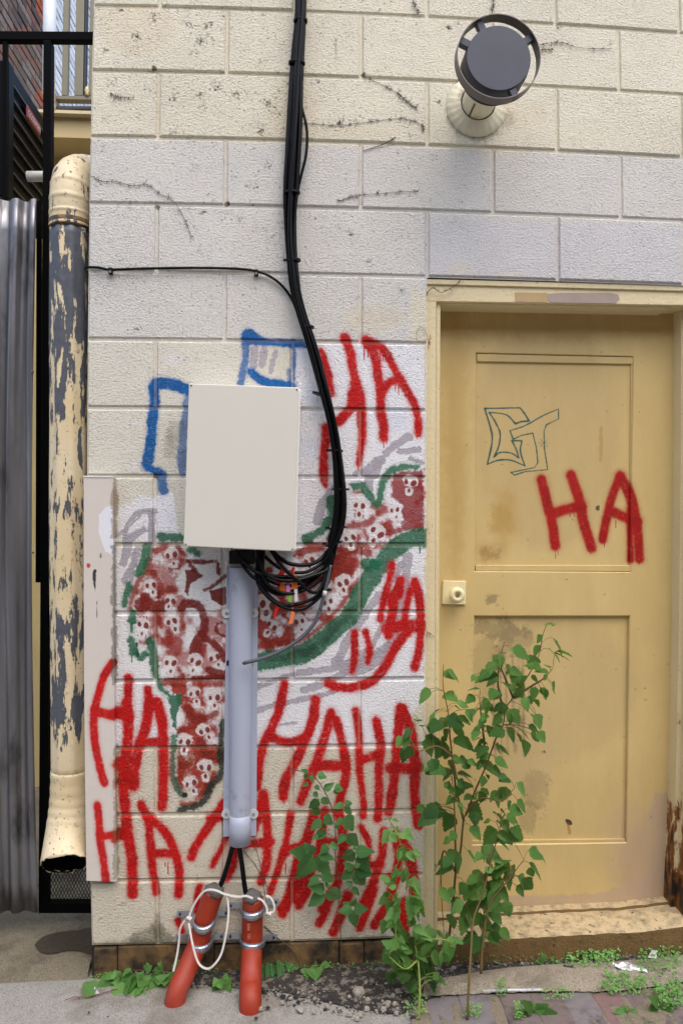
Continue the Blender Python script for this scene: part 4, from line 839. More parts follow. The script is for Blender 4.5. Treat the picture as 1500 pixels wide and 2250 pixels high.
# cut cable
def dp(x, y): return (500 + x / 3.2609, 1180 + y / 3.2609)
cc = empty('cut_cable', tuple(W(*dp(540, 710), -.06)), 'loose grey cable with a cut end hanging across the riser', 'cable')
P = [W(*dp(x, y), -.055 - i * .003) for i, (x, y) in enumerate([(735, 200), (712, 320), (693, 400), (675, 480), (655, 540), (620, 620), (540, 710), (430, 790), (280, 860), (115, 905)])]
tube('jacket', catmull(P, 6), .0058, M_cabg, cc, n=10)
tube('tape_wrap', [W(*dp(698, 385), -.0605), W(*dp(690, 420), -.0615)], .0066, simple('white_tape', lin(210, 210, 212), .6), cc, n=10)
tube('label_print', catmull([W(*dp(668, 505), -.0655), W(*dp(655, 545), -.0665), W(*dp(643, 575), -.0675)], 4), .0061, simple('white_print', lin(190, 192, 196), .6, dirt=(.02, .02, .02), ds=90, dth=(.45, .5)), cc, n=10)
e0 = W(*dp(116, 905), -.083); mesh('core', *tubevf([e0, e0 + Vector((-.004, 0, -.001))], .0038, 8), simple('core_dark', (.02, .02, .02), .6), cc)

# tags hanging on the loops
def tag(pts, col, label, y=-.088, sub=None):
    a = [W(*dp(*p), y) for p in pts]; n = len(a); c = sum(a, Vector()) / n
    t = empty('cable_tag', tuple(c), label, 'tag', 'plastic tags on the cable loops'); V = a + [q + Vector((0, .0022, 0)) for q in a]
    F = [tuple(range(n)), tuple(range(2 * n - 1, n - 1, -1))] + [(i, (i + 1) % n, n + (i + 1) % n, n + i) for i in range(n)]
    m_ = simple('tag_plastic', col, .35, var=.1); mesh('tag_body', V, F, m_, t)
    if sub: mesh('tag_tie', *tubevf(catmull([W(*dp(*p), y + .004) for p in sub], 4), .0016, 6), m_, t, smooth=True)
OR = (.75, .16, .01); RD_ = (.5, .01, .01)
tag([(452, 275), (480, 272), (495, 285), (500, 362), (482, 370), (480, 300), (455, 300)], OR, 'orange arched plastic tag at the middle of the cable loops', sub=[(478, 275), (470, 250), (484, 248)])
tag([(430, 392), (455, 395), (460, 465), (434, 465)], (.18, .42, .03), 'lime green plastic tag, lowest of the cluster on the loops')
tag([(476, 372), (500, 372), (504, 462), (480, 462)], lin(206, 200, 200), 'white plastic tag beside the lime green one')
tag([(418, 345), (445, 340), (446, 395), (420, 400)], lin(206, 120, 190), 'small pink plastic tag on the cable loops')
tag([(374, 335), (412, 332), (412, 400), (376, 396)], (.50, .12, .01), 'brownish orange square tag left of the pink one')
tag([(455, 300), (480, 300), (480, 370), (457, 372)], (.8, .22, .02), 'flat orange tag behind the arched orange one', y=-.084)
tag([(335, 305), (365, 262), (385, 225), (420, 220), (430, 250), (402, 262), (395, 330), (345, 335)], RD_, 'crumpled red plastic ribbon tied round the upper loops', sub=[(390, 240), (440, 260), (470, 215)])
tag([(440, 255), (470, 210), (485, 225), (458, 272)], RD_, 'short red ribbon end sticking up above the orange tag')
tag([(345, 495), (370, 498), (345, 575), (325, 580)], RD_, 'red strip dangling below the lowest loop', sub=[(352, 500), (360, 470), (352, 462)])
tag([(456, 540), (482, 540), (465, 622), (436, 620)], (.72, .19, .06), 'pale orange strip dangling below the lowest loop', sub=[(465, 545), (460, 515), (470, 510)])

# ------------------------------------------------------------------ orange conduits, straps, tape
def qp(x, y): return (340 + x / 4.6875, 1820 + y / 4.6875)
M_or = simple('orange_conduit', lin(146, 44, 15), .55, var=.25, vs=14, dirt=lin(160, 70, 60), ds=9, dth=(.5, .75), bmp=.0005); M_putty = simple('putty', lin(86, 84, 80), .8, var=.3, vs=60, bmp=.006, bs=60)
def conduit(pts, r_, label, word=None):
    P = [W(*qp(x, y), d) for x, y, d in pts]; P.append(P[-1] + Vector(((P[-1].x - P[-2].x) * .9, -.012, -.11))); t = empty('orange_conduit', tuple(P[-2]), label, 'conduit', 'orange conduits at the foot of the wall')
    tube('pipe', catmull(P, 6), r_, M_or, t, n=28)
    top = P[0]; ax = (P[0] - P[1]).normalized(); V, F = tubevf([top - ax * .004, top + ax * .006, top + ax * .014, top + ax * .022], lambda s_: r_ * (1.02, .95, .75, .3)[min(3, int(s_ * 3.99))], 14)
    V = [v + Vector((random.uniform(-.004, .004), random.uniform(-.004, .004), random.uniform(-.004, .004))) for v in V]; mesh('duct_seal', V, F, M_putty, t, smooth=True)
    return t
c1 = conduit([(610, 655, -.040), (560, 800, -.040), (505, 980, -.040), (452, 1180, -.044), (385, 1330, -.066), (305, 1520, -.100), (222, 1720, -.134)], .0295, 'orange conduit leaning left out of the ground, white tape looped round it')
c2 = conduit([(1010, 720, -.038), (1008, 900, -.038), (1000, 1180, -.040), (993, 1400, -.088), (986, 1620, -.138), (983, 1810, -.182)], .0310, 'upright orange conduit right of the leaning one')
fc = bpy.data.curves.new('t', 'FONT'); fc.body = 'EEL PIPE'; fc.size = .016; fc.extrude = .0002; fo = bpy.data.objects.new('t', fc); S.collection.objects.link(fo); bpy.context.view_layer.update()
def textmesh(body, size, m_, parent, name, mat4):
    fc.body = body; fc.size = size; bpy.context.view_layer.update(); me = bpy.data.meshes.new_from_object(fo.evaluated_get(bpy.context.evaluated_depsgraph_get()))
    me.transform(mat4); me.materials.clear(); me.materials.append(m_); me.name = name; return link(bpy.data.objects.new(name, me), parent)
q = W(*qp(985, 1150), -.0745)
textmesh('EEL  PIPE', .013, simple('faint_print', lin(200, 120, 96), .6), c2, 'lettering', Matrix.Translation((q.x, -.0735, q.z)) @ Euler((math.radians(90 + 3), 0, 0)).to_matrix().to_4x4() @ Euler((0, 0, math.radians(90))).to_matrix().to_4x4())
def strap(eL, eR, mid, rad, label):
    a, b = W(*qp(*eL), -.003), W(*qp(*eR), -.003); c = W(*qp(*mid), -.045); t = empty('pipe_strap', tuple(c), label, 'pipe strap', 'zinc straps holding the conduits')
    P = []; cx = c.x; 
    for k in range(15):
        th = math.pi * k / 14; zz = a.z + (b.z - a.z) * k / 14; P.append(Vector((cx - (rad + .005) * math.cos(th), -.012 - .066 * math.sin(th) ** .7, zz + (c.z - (a.z + b.z) / 2) * math.sin(th))))
    V = []; F = []; hw = .0112; prof_ = [(-hw, 0), (-hw * .75, .0005), (-hw * .45, .003), (hw * .45, .003), (hw * .75, .0005), (hw, 0), (hw, -.0015), (-hw, -.0015)]
    for i, p in enumerate(P):
        n_ = Vector((p.x - cx, (p.y + .03) * 1.0, 0)).normalized()
        for s_, h_ in prof_: V.append(p + n_ * h_ + Vector((0, 0, s_)))
    m_ = len(prof_)
    for i in range(len(P) - 1):
        for k in range(m_): k2 = (k + 1) % m_; F.append((i * m_ + k, i * m_ + k2, (i + 1) * m_ + k2, (i + 1) * m_ + k))
    mesh('band', V, F, M_hard, t, smooth=False)
    for s_, e, pe in ((-1, a, P[0]), (1, b, P[-1])):
        x0, x1 = sorted((pe.x, e.x + s_ * .010)); er = mesh('ear', *boxvf(x0, x1, -.0125, -.0105, e.z - .0095, e.z + .0095), M_hard, t, bevel=.0009)
        v, f = disc_y(e.x, e.z, -.0165, -.0125, .0042, 6); mesh('bolt', v, f, simple('bolt_blue', (.03, .06, .10), .4, .5), er)
strap((265, 870), (735, 860), (505, 1000), .031, 'zinc pipe strap, upper of the two round the leaning orange conduit')
strap((250, 1110), (690, 1100), (470, 1195), .031, 'zinc pipe strap, lower of the two round the leaning orange conduit')
strap((785, 785), (1245, 750), (1010, 860), .0325, 'zinc pipe strap, upper of the two round the upright orange conduit')
strap((780, 1100), (1225, 1110), (1003, 1175), .0325, 'zinc pipe strap, lower of the two round the upright orange conduit')
for pts_, lb in (([(830, 120), (800, 200), (750, 380), (690, 560), (640, 650)], 'left of the two black cables dropping from the riser to the leaning conduit'), ([(855, 120), (870, 200), (900, 400), (925, 600), (950, 730)], 'right of the two black cables dropping from the riser to the upright conduit')):
    o = tube('feeder_cable', catmull([W(*qp(x, y), -.036) for x, y in pts_], 5), .0074, M_cab, None, n=12); setp(o, lb, 'cable', 'feeder cables below the riser')
M_tape = simple('white_webbing', lin(206, 202, 198), .7, var=.1, vs=300)
pt_ = empty('pull_tape', tuple(W(*qp(350, 930), -.09)), 'white woven pull tape knotted to the straps and looped over both orange conduits', 'pull tape')
paths = [[(190, 1480, -.10), (225, 1330, -.09), (248, 1180, -.085), (258, 1050, -.085), (300, 965, -.085), (350, 935, -.082)], [(350, 930, -.082), (380, 840, -.08), (440, 730, -.08), (520, 645, -.082), (620, 640, -.086), (720, 680, -.088), (850, 708, -.088), (940, 700, -.086), (1010, 725, -.084)],
         [(1060, 722, -.082), (1110, 750, -.082), (1150, 810, -.082), (1160, 870, -.083), (1185, 880, -.083), (1230, 845, -.082), (1222, 770, -.08), (1185, 712, -.078), (1140, 700, -.076)], [(740, 675, -.085), (760, 850, -.09), (740, 1050, -.10), (690, 1280, -.11), (620, 1400, -.12), (540, 1450, -.12), (450, 1390, -.115), (390, 1200, -.105), (350, 980, -.09)]]
for P in paths:
    C_ = catmull([W(*qp(x, y), d) for x, y, d in P], 7)
    mesh('tape_run', *ribbonvf(C_, .0058, Vector((.25, -1, .3)).normalized(), .0012), M_tape, pt_)
for x, y in ((350, 930), (1170, 880)):
    q = W(*qp(x, y), -.084); V, F = tubevf([q + Vector((-.007, 0, -.003)), q + Vector((-.003, -.004, .004)), q + Vector((.004, -.004, -.003)), q + Vector((.007, 0, .004))], .0048, 8); mesh('knot', V, F, M_tape, pt_, smooth=True)

# ------------------------------------------------------------------ cover board left
bd = empty('cover_board', tuple(W(215, 1935, -.02)), 'smooth pale cover board at the left corner with red strokes across it', 'board')
Lp = [(184, 1046), (184, 1300), (185, 1500), (187, 1720), (190, 1936)]; Rp = [(248, 1047), (249, 1300), (250, 1500), (253, 1720), (256, 1938)]
a = [W(*p, -.022) for p in Lp]; b = [W(*p, -.022) for p in Rp]; n = 5; V = a + b + [Vector((q.x, -.001, q.z)) for q in a] + [Vector((q.x, -.001, q.z)) for q in b]; F = []
for i in range(n - 1): F += [(i, i + 1, n + i + 1, n + i), (2 * n + i, 3 * n + i, 3 * n + i + 1, 2 * n + i + 1), (i, 2 * n + i, 2 * n + i + 1, i + 1), (n + i, n + i + 1, 3 * n + i + 1, 3 * n + i)]
F += [(0, n, 3 * n, 2 * n), (n - 1, 3 * n - 1, 4 * n - 1, 2 * n - 1)]
mesh('board_face', V, F, M_board, bd)
v = [W(x, y, -.024) for x, y in [(183, 1045), (249, 1046), (249, 1049), (183, 1048)]]; mesh('top_lip', v + [Vector((q.x, -.0005, q.z)) for q in v], BF, M_boxe, bd)

# ------------------------------------------------------------------ downspout
def peel_mat():
    m, n, N, L, B = nmat('peeling_pipe_paint'); p = pos(N); s_ = N.new('ShaderNodeSeparateXYZ'); L.new(p, s_.inputs[0])
    nz = noise(N, L, p, 34, 6, .66, (1.2, 1.2, .26))
    cur = N.new('ShaderNodeValToRGB'); e = cur.color_ramp.elements; zs = N.new('ShaderNodeMapRange'); L.new(s_.outputs[2], zs.inputs[0]); zs.inputs[1].default_value = .4; zs.inputs[2].default_value = 2.6; L.new(zs.outputs[0], cur.inputs[0])
    st = [(0, .33), (.13, .36), (.17, .47), (.30, .47), (.40, .43), (.58, .44), (.66, .52), (.86, .57), (.868, .40), (1, .37)]
    while len(e) < len(st): e.new(.5)
    for el, (a, b_) in zip(e, st): el.position = a; el.color = (b_, b_, b_, 1)
    d = mth(N, L, 'SUBTRACT', nz, cur.outputs[0]); msk = ramp(N, L, d, [(0.0, BLK), (.012, WHT)])      # 1 = paint stays
    fl = ramp(N, L, noise(N, L, p, 110, 3, .6), [(.66, WHT), (.70, BLK)]); msk = mixc(N, L, 1.0, msk, fl, 'MULTIPLY')
    met = mixc(N, L, noise(N, L, p, 40, 4), lin(58, 62, 70), lin(96, 100, 108)); pc = mixc(N, L, noise(N, L, p, 7, 4), lin(206, 182, 128), lin(222, 212, 188))
    pc = mixc(N, L, ramp(N, L, noise(N, L, p, 45, 5, .7), [(.60, BLK), (.72, WHT)]), pc, lin(150, 110, 60))
    L.new(mixc(N, L, msk, met, pc), B.inputs['Base Color']); B.inputs['Roughness'].default_value = .45
    bump(N, L, B, mth(N, L, 'ADD', msk, mth(N, L, 'MULTIPLY', noise(N, L, p, 60, 4), .6)), .0022); return m
M_peel = peel_mat()
ds = empty('downspout', tuple(W(150, 1900, .07)), 'peeling cream and grey metal downspout beside the wall corner', 'downspout'); YP = .085
flute = lambda th, t: 1 + .030 * math.cos(9 * th)
P = [W(x, y, YP) for x, y in [(153, 498), (152, 700), (153, 900), (152, 1100), (153, 1300), (155, 1500), (156, 1702)]]
tube('barrel', catmull(P, 8), .0585, M_peel, ds, n=54, prof=flute)
wr = lambda th, t: 1 + .045 * max(0, math.sin(t * 58)) ** 3 * (.45 + .55 * abs(math.cos(th))) 
P = [W(153, 505, YP), W(153, 470, YP), W(154, 430, YP), W(158, 400, YP + .015), W(166, 388, YP + .05), W(176, 384, YP + .10), W(190, 384, YP + .18), W(200, 384, YP + .3)]
tube('top_elbow', catmull(P, 18), .0600, M_peel, ds, n=44, prof=wr)
tube('rim', [W(153, 486, YP), W(153, 506, YP)], .0612, simple('rusty_rim', lin(112, 84, 44), .8, var=.5, vs=60, bmp=.003, bs=70, dirt=(.03, .028, .025), ds=40, dth=(.45, .55)), ds, n=36)
P = [W(156, 1690, YP), W(156, 1740, YP), W(154, 1780, YP - .006), W(150, 1820, YP - .022), W(145, 1862, YP - .05), W(141, 1900, YP - .085)]
v, f = tubevf(catmull(P, 8), lambda t: .060 + .009 * t, 40, cap=False, prof=lambda th, t: 1 + .012 * math.sin(t * 50) * (t < .6)); 
v = [(q if i < len(v) - 40 else q + Vector((random.uniform(-.003, .003), random.uniform(-.003, .003), random.uniform(-.004, .007)))) for i, q in enumerate(v)]; o = mesh('boot', v, f, M_peel, ds, smooth=True); sm = o.modifiers.new('thick', 'SOLIDIFY'); sm.thickness = .002; sm.offset = -1
v, f = tubevf(catmull(P, 8)[6:], lambda t: .0565 + .009 * t, 40, cap=True); f = f[:-1]; mesh('boot_inner_shade', v, f, M_black, ds, smooth=True)  # black inner tube colours in the shade inside the mouth
for x, y in ((122, 511), (136, 509), (184, 509)):
    q = W(x, y, YP - .045); mesh('rivet', *disc_y(q.x, q.z, YP - .066 if x == 136 else YP - .048, YP - .02, .0028, 8), M_hard, ds)

# ------------------------------------------------------------------ gate
M_gate = simple('gate_black', (.0025, .0025, .003), .6, var=.3, vs=30, spec=.04); M_mesh = simple('mesh_black', (.003, .003, .003), .6, spec=.08)
YG = .20
gt = empty('metal_gate', tuple(W(100, 2008, YG)), 'black steel gate with expanded mesh and a corrugated sheet panel', 'gate')
quadbox('top_rail', [(-60, 85), (205, 87), (205, 68), (-60, 66)], YG, YG + .03, M_gate, gt, .002)
quadbox('post', [(84, 2004), (104, 2004), (112, 86.5), (95, 86.5)], YG - .006, YG + .034, M_gate, gt, .002)
quadbox('bar', [(5, 440), (14, 440), (15, 86), (5, 86)], YG + .004, YG + .022, M_gate, gt, .001)
quadbox('bottom_rail', [(84.5, 2008), (205, 2008), (205, 1986), (84.5, 1986)], YG - .004, YG + .03, M_gate, gt, .002)
quadbox('middle_rail', [(105, 1374), (205, 1374), (205, 1292), (105, 1292)], YG - .003, YG + .03, M_gate, gt, .002)
quadbox('hinge_plate', [(78, 1280), (90, 1280), (92, 440), (80, 440)], YG + .036, YG + .04, M_gate, gt)
b2 = MB(); x0, x1 = W(98, 1000, YG + .015).x, W(206, 1000, YG + .015).x; zt, zb = W(100, 500, YG).z, W(100, 1990, YG).z; cw, ch = .0104, .0212
for col in range(int((x1 - x0) / cw) + 1):
    for sgn in (0, 1):
        nn = int((zt - zb) / (ch / 2)); P = []
        xx = x0 + col * cw
        for k in range(nn + 1): P.append(Vector((xx + (cw / 2 if (k + sgn) % 2 else 0), YG + .014 + .0012 * ((k + col) % 2), zb + k * ch / 2)))
        if sgn == 0:
            V = []; F = []
            for p in P: V += [p + Vector((-.0011, 0, 0)), p + Vector((.0011, 0, 0)), p + Vector((0, .0022, 0))]
            for k in range(nn): a = 3 * k; F += [(a, a + 1, a + 4, a + 3), (a + 1, a + 2, a + 5, a + 4), (a + 2, a, a + 3, a + 5)]
            b2.add(V, F)
            V2 = [Vector((2 * xx + cw / 2 - (v_.x), v_.y, v_.z)) - Vector((cw / 2, 0, 0)) for v_ in V]; b2.add(V2, F)
setp(b2.build('expanded_mesh', M_mesh, gt), kind='stuff')
# corrugated sheet
def corr_mat():
    m, n, N, L, B = nmat('corrugated_steel'); p = pos(N)
    c = mixc(N, L, noise(N, L, p, 10, 5, .6, (2, 1, .25)), lin(84, 84, 88), lin(160, 160, 164)); c = mixc(N, L, ramp(N, L, noise(N, L, p, 5, 4, .6, (1.6, 1, .6)), [(.55, BLK), (.72, WHT)]), c, lin(56, 54, 54))
    L.new(c, B.inputs['Base Color']); B.inputs['Metallic'].default_value = .75; B.inputs['Roughness'].default_value = .36
    bump(N, L, B, noise(N, L, p, 16, 3, .5, (1, 1, .3)), .004); return m
V = []; F = []; cols = 60; rows = 24
for j in range(rows + 1):
    t = j / rows; py = 440 + (2003 - 440) * t; rx = 82 - 44 * t * (1 - t) + 3 * t
    xr = W(rx, py, YG - .03).x; z = W(rx, py, YG - .03).z
    if j == 0: z0_ = z
    for i in range(cols + 1):
        x = xr - (cols - i) / cols * .42; ph = (x - xr) / .062 * 2 * math.pi; h = .5 + .5 * math.tanh(2.2 * math.cos(ph + .6)) ; V.append((x, YG - .022 - .018 * h - (.003 * math.sin(t * 9 + i)), z + (.002 * math.cos(ph) if j == 0 else 0)))
for j in range(rows):
    for i in range(cols): a = j * (cols + 1) + i; F.append((a, a + 1, a + cols + 2, a + cols + 1))
o = mesh('corrugated_sheet', V, F, corr_mat(), gt, smooth=True); sm = o.modifiers.new('thick', 'SOLIDIFY'); sm.thickness = .0012
for x, y in ((70, 815), (70, 1215)): q = W(x, y, YG - .05); mesh('rivet', *disc_y(q.x, q.z, YG - .050, YG - .036, .003, 8), M_hard, gt)

# ------------------------------------------------------------------ things beyond the gate
M_yel = simple('ochre_render', lin(196, 176, 122), .8, var=.15, vs=6, bmp=.001); M_tan = simple('tan_board', lin(200, 176, 126), .7, var=.08, vs=6)
def part_px(name, pts, y0, y1, m_, par, bev=0): return quadbox(name, pts, y0, y1, m_, par, bev)
bk = empty('rear_building', (-.3, 1.6, .2), 'ochre rendered house wall behind the gate with a balcony above', 'building')
q0 = W(-260, 2150, 1.5); mesh('wall', *boxvf(-1.25, .6, 1.5, 1.7, .0, W(150, 322, 1.5).z), M_yel, bk)
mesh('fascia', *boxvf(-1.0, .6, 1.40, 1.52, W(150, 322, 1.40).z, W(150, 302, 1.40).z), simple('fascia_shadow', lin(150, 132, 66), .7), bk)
mesh('beam', *boxvf(-1.0, .6, 1.30, 1.6, W(150, 301.5, 1.30).z, W(150, 249, 1.30).z), M_tan, bk)
mesh('ledge', *boxvf(-1.0, .6, 1.26, 2.6, W(150, 248, 1.26).z, W(150, 241, 1.26).z), simple('ledge_rust', lin(206, 190, 150), .7, dirt=lin(150, 96, 50), ds=30), bk)
bal = empty('balcony_railing', tuple(W(160, 236, 1.35)), 'grey-green metal balcony railing standing on the tan beam', 'railing')
M_rail = simple('rail_olive', lin(118, 112, 92), .5, .2, var=.15); M_raild = simple('rail_dark', (.02, .022, .022), .5)
part_px('bottom_rail', [(122, 217), (215, 219), (215, 209), (122, 209)], 1.30, 1.34, M_rail, bal, .002)
part_px('shoe_rail', [(112, 239), (215, 239), (215, 232), (112, 231)], 1.30, 1.34, M_raild, bal, .002)
part_px('end_post', [(111, 236), (121, 236), (121, 200), (111, 202)], 1.285, 1.35, simple('end_post', lin(170, 160, 140), .7, dirt=lin(120, 80, 50)), bal, .002)
for (xa, xb, m_) in ((135, 148, M_rail), (163, 182, M_rail), (184, 188, M_raild), (194, 202, M_rail)):
    part_px('baluster', [(xa, 208.5), (xb, 208.5), (xb + 4, -40), (xa + 5, -40)], 1.305, 1.335, m_, bal, .002)
mesh('ball_knob', *tubevf([W(191, 209, 1.30), W(191, 204, 1.30), W(191, 198, 1.30), W(191, 190, 1.30)], lambda t: (.012, .006, .011, .005)[min(3, int(t * 3.99))], 10), simple('ball', lin(196, 180, 130), .5), bal, smooth=True)
sp_ = tube('vent_stub', [W(60, 387, .45), W(119, 387, .45)], .018, simple('stub_white', lin(200, 198, 190), .5), None, n=16); setp(sp_, 'short white pipe stub showing just behind the gate post', 'pipe')
sp2 = tube('white_downpipe', [W(107, 205, 1.7), W(110, -60, 1.7)], .032, simple('pipe_white', lin(190, 196, 202), .4), None, n=16); setp(sp2, 'pale vertical pipe in front of the far brick wall', 'pipe')
# far brick side wall: bricks laid one by one on a wall that runs away from the alley
XB = -1.40
bw = empty('brick_wall', (XB, 3.2, 4), 'dark brick side wall seen behind the gate, top left of the view', 'wall')
BR = [simple('old_brick_' + n_, lin(*c_), .85, var=.3, vs=25, bmp=.002, dirt=(.03, .028, .026), ds=30, dth=(.52, .7)) for n_, c_ in (('umber', (92, 78, 70)), ('grey', (116, 104, 98)), ('plum', (70, 56, 58)), ('rust', (112, 78, 64)), ('orange', (150, 78, 46)))]
BW_ = [simple('white_brick_' + n_, lin(*c_), .8, var=.15, vs=25, bmp=.002, dirt=lin(90, 86, 84), ds=20, dth=(.6, .7)) for n_, c_ in (('a', (206, 212, 222)), ('b', (184, 190, 200)))] 
def brick_me(m_):
    o = mesh('brick', *boxvf(-.10, .0, 0, .195, 0, .058), m_, None, bevel=.004); me = o.data; bpy.data.objects.remove(o); return me
bms = [brick_me(m_) for m_ in BR]; wms = [brick_me(m_) for m_ in BW_]
mesh('mortar', *boxvf(XB - .2, XB - .012, 2.2, 4.3, 3.2, 7.6), simple('mortar_dark', (.02, .018, .016), .95), bw)
zlo = 3.9; cnt = 0
bw2 = empty('painted_brick_wall', (XB, 4.7, 4), 'white painted brick wall glimpsed between the balcony posts', 'wall')
mesh('mortar', *boxvf(XB - .2, XB - .012, 4.3, 8.5, 3.2, 7.6), simple('mortar_pale', (.05, .05, .05), .95), bw2)
for r_ in range(46):
    z = zlo + r_ * .070
    for k in range(22):
        y = 3.05 + k * .205 + (.1 if r_ % 2 else 0); white = y > 4.2
        d = Vector((XB, y + .1, z + .03)) - CAM; px = 750 + F_PX * d.dot(R_) / d.dot(e_f); py = 1125 - F_PX * d.dot(U_) / d.dot(e_f)
        if not (-25 < px < 210 and -20 < py < 330): continue
        if white: me = random.choice(wms); par = bw2
        else: me = bms[4] if (y > 3.85 and random.random() < .22) else random.choice(bms[:4]); par = bw
        o = bpy.data.objects.new('brick', me); S.collection.objects.link(o); o.parent = par; o.matrix_parent_inverse = Matrix.Translation(par.location).inverted()
        o.location = (XB + random.uniform(-.004, .004), y, z); cnt += 1
# air-conditioner
M_ac = simple('ac_black', (.002, .002, .0025), .4, var=.2, vs=12, spec=.06); M_acr = simple('ac_rib', (.018, .018, .02), .35, spec=.4)
XA = -.40
ac = empty('air_conditioner', tuple(Wx(25, 430, XA)), 'black outdoor air conditioner with slanting louvres and a red badge behind the gate', 'air conditioner')
ya, yb_ = Wx(12, 300, XA).y, Wx(99, 300, XA).y; zb_, zt_ = Wx(14, 432, XA).z, Wx(4, 112, XA).z
prof_ = [(ya, zb_), (yb_, zb_), (yb_, zt_ - .06)] + [(yb_ - .045 + .045 * math.cos(a), zt_ - .045 + .045 * math.sin(a)) for a in (math.pi * .15, math.pi * .3, math.pi * .5)] + [(ya + .02, zt_), (ya, zt_ - .02)]
n = len(prof_); V = [(XA, y, z) for y, z in prof_] + [(XA - .7, y, z) for y, z in prof_]
mesh('casing', V, [tuple(range(n)), tuple(range(2 * n - 1, n - 1, -1))] + [(i, (i + 1) % n, n + (i + 1) % n, n + i) for i in range(n)], M_ac, ac, bevel=.004)
mesh('corner_post', *boxvf(XA - .02, XA + .012, ya - .004, ya + .05, zb_ - .004, zt_ - .01), M_ac, ac, bevel=.004)
for k in range(8):
    z = zt_ - .075 - k * .052
    if z > zb_ + .03: mesh('louvre', *boxvf(XA + .002, XA + .012, ya + .055, yb_ - .012, z, z + .008), M_acr, ac, bevel=.002)
b0 = Wx(62, 232, XA + .02); bg_ = mesh('badge', *boxvf(XA + .010, XA + .018, b0.y, b0.y + .155, b0.z - .043, b0.z + .005), simple('badge_red', lin(130, 24, 30), .3), ac, bevel=.004)
textmesh('GOODMAN', .034, simple('badge_letter', lin(200, 190, 190), .4), bg_, 'lettering', Matrix.Translation((XA + .019, b0.y + .006, b0.z - .032)) @ Matrix(((0, 0, 1, 0), (1, 0, 0, 0), (0, 1, 0, 0), (0, 0, 0, 1))) @ Matrix.Diagonal((.80, 1, 1, 1)))
bpy.data.objects.remove(fo)

# ------------------------------------------------------------------ plants
def leaf_mat(name, c0, c1, tr=.33):
    m, n, N, L, B = nmat(name); oi = N.new('ShaderNodeObjectInfo'); tc = N.new('ShaderNodeTexCoord').outputs['Object']
    c = mixc(N, L, oi.outputs['Random'], c0, c1); c = mixc(N, L, mth(N, L, 'MULTIPLY', noise(N, L, tc, 60, 3), .5), c, tuple(v * .6 for v in c0))
    s_ = N.new('ShaderNodeSeparateXYZ'); L.new(tc, s_.inputs[0]); ax = mth(N, L, 'ABSOLUTE', s_.outputs[0])
    vein = ramp(N, L, ax, [(0.0, (.6, .6, .6)), (.0009, BLK)]); c = mixc(N, L, vein, c, tuple(min(1, v * 2.2) for v in c1))
    L.new(c, B.inputs['Base Color']); B.inputs['Roughness'].default_value = .42; B.inputs['Specular IOR Level'].default_value = .4
    t = N.new('ShaderNodeBsdfTranslucent'); L.new(mixc(N, L, .5, c, (.2, .42, .03)), t.inputs[0]); mx = N.new('ShaderNodeMixShader'); mx.inputs[0].default_value = tr
    L.new(B.outputs[0], mx.inputs[1]); L.new(t.outputs[0], mx.inputs[2]); L.new(mx.outputs[0], n.nodes['Material Output'].inputs[0])
    wv = N.new('ShaderNodeTexWave'); wv.inputs['Scale'].default_value = 60; wv.inputs['Distortion'].default_value = 1; L.new(tc, wv.inputs[0]); wv.bands_direction = 'DIAGONAL'
    bump(N, L, B, wv.outputs['Fac'], .0006); return m
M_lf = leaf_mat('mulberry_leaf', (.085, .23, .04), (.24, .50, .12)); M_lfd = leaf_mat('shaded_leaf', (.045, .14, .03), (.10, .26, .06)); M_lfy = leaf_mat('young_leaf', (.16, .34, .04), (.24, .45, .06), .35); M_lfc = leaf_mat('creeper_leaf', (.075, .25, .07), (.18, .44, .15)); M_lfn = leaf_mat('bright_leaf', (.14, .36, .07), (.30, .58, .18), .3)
M_stem = simple('stem_brown', lin(104, 84, 46), .7, var=.2); M_stemg = simple('stem_green', lin(120, 140, 60), .6)
def leaf_me(name, m_, wr_, seed, n=8, fold=.16, droop=.22, ser=.075, lobe=0.0):
    """unit leaf: base at origin, tip at +Y, normal +Z, half-width wr_; serrated outline, folded midrib"""
    r = random.Random(seed); V = []; F = []
    def wdt(t): return wr_ * (math.sin(math.pi * t ** .66) ** .95) * (1 - .30 * t) * 1.12
    mid = []
    for i in range(n + 1):
        t = i / n; z = -droop * t * t; mid.append(len(V)); V.append((0, t, z))
    for sgn in (-1, 1):
        idx = []
        for i in range(1, n):
            t = i / n; w_ = wdt(t) * (1 + lobe * math.sin(t * 14 + seed)) * (1 + r.uniform(-.08, .08)); z = -droop * t * t + fold * w_ + r.uniform(-.015, .015)
            a = len(V); V.append((sgn * w_, t - .01, z)); V.append((sgn * (w_ + ser * (1 - t * .5)), t + .35 / n, z + .0)); idx.append((a, a + 1))
        for j in range(len(idx)):
            i = j + 1; a, b = idx[j]
            F.append((mid[i], mid[i + 1], b, a) if sgn > 0 else (mid[i + 1], mid[i], a, b))
            if j + 1 < len(idx): F.append((mid[i + 1], idx[j + 1][0], b) if sgn > 0 else (mid[i + 1], b, idx[j + 1][0]))
        F.append((mid[0], mid[1], idx[0][0]) if sgn > 0 else (mid[1], mid[0], idx[0][0]))
    me = bpy.data.meshes.new(name); me.from_pydata(V, [], F); me.update(); me.materials.append(m_)
    for p in me.polygons: p.use_smooth = True
    return me
def variants(m_, wr_, k=4, **kw): return [leaf_me('leaf', m_, wr_ * random.uniform(.85, 1.15), i * 7 + 3, **kw) for i in range(k)]
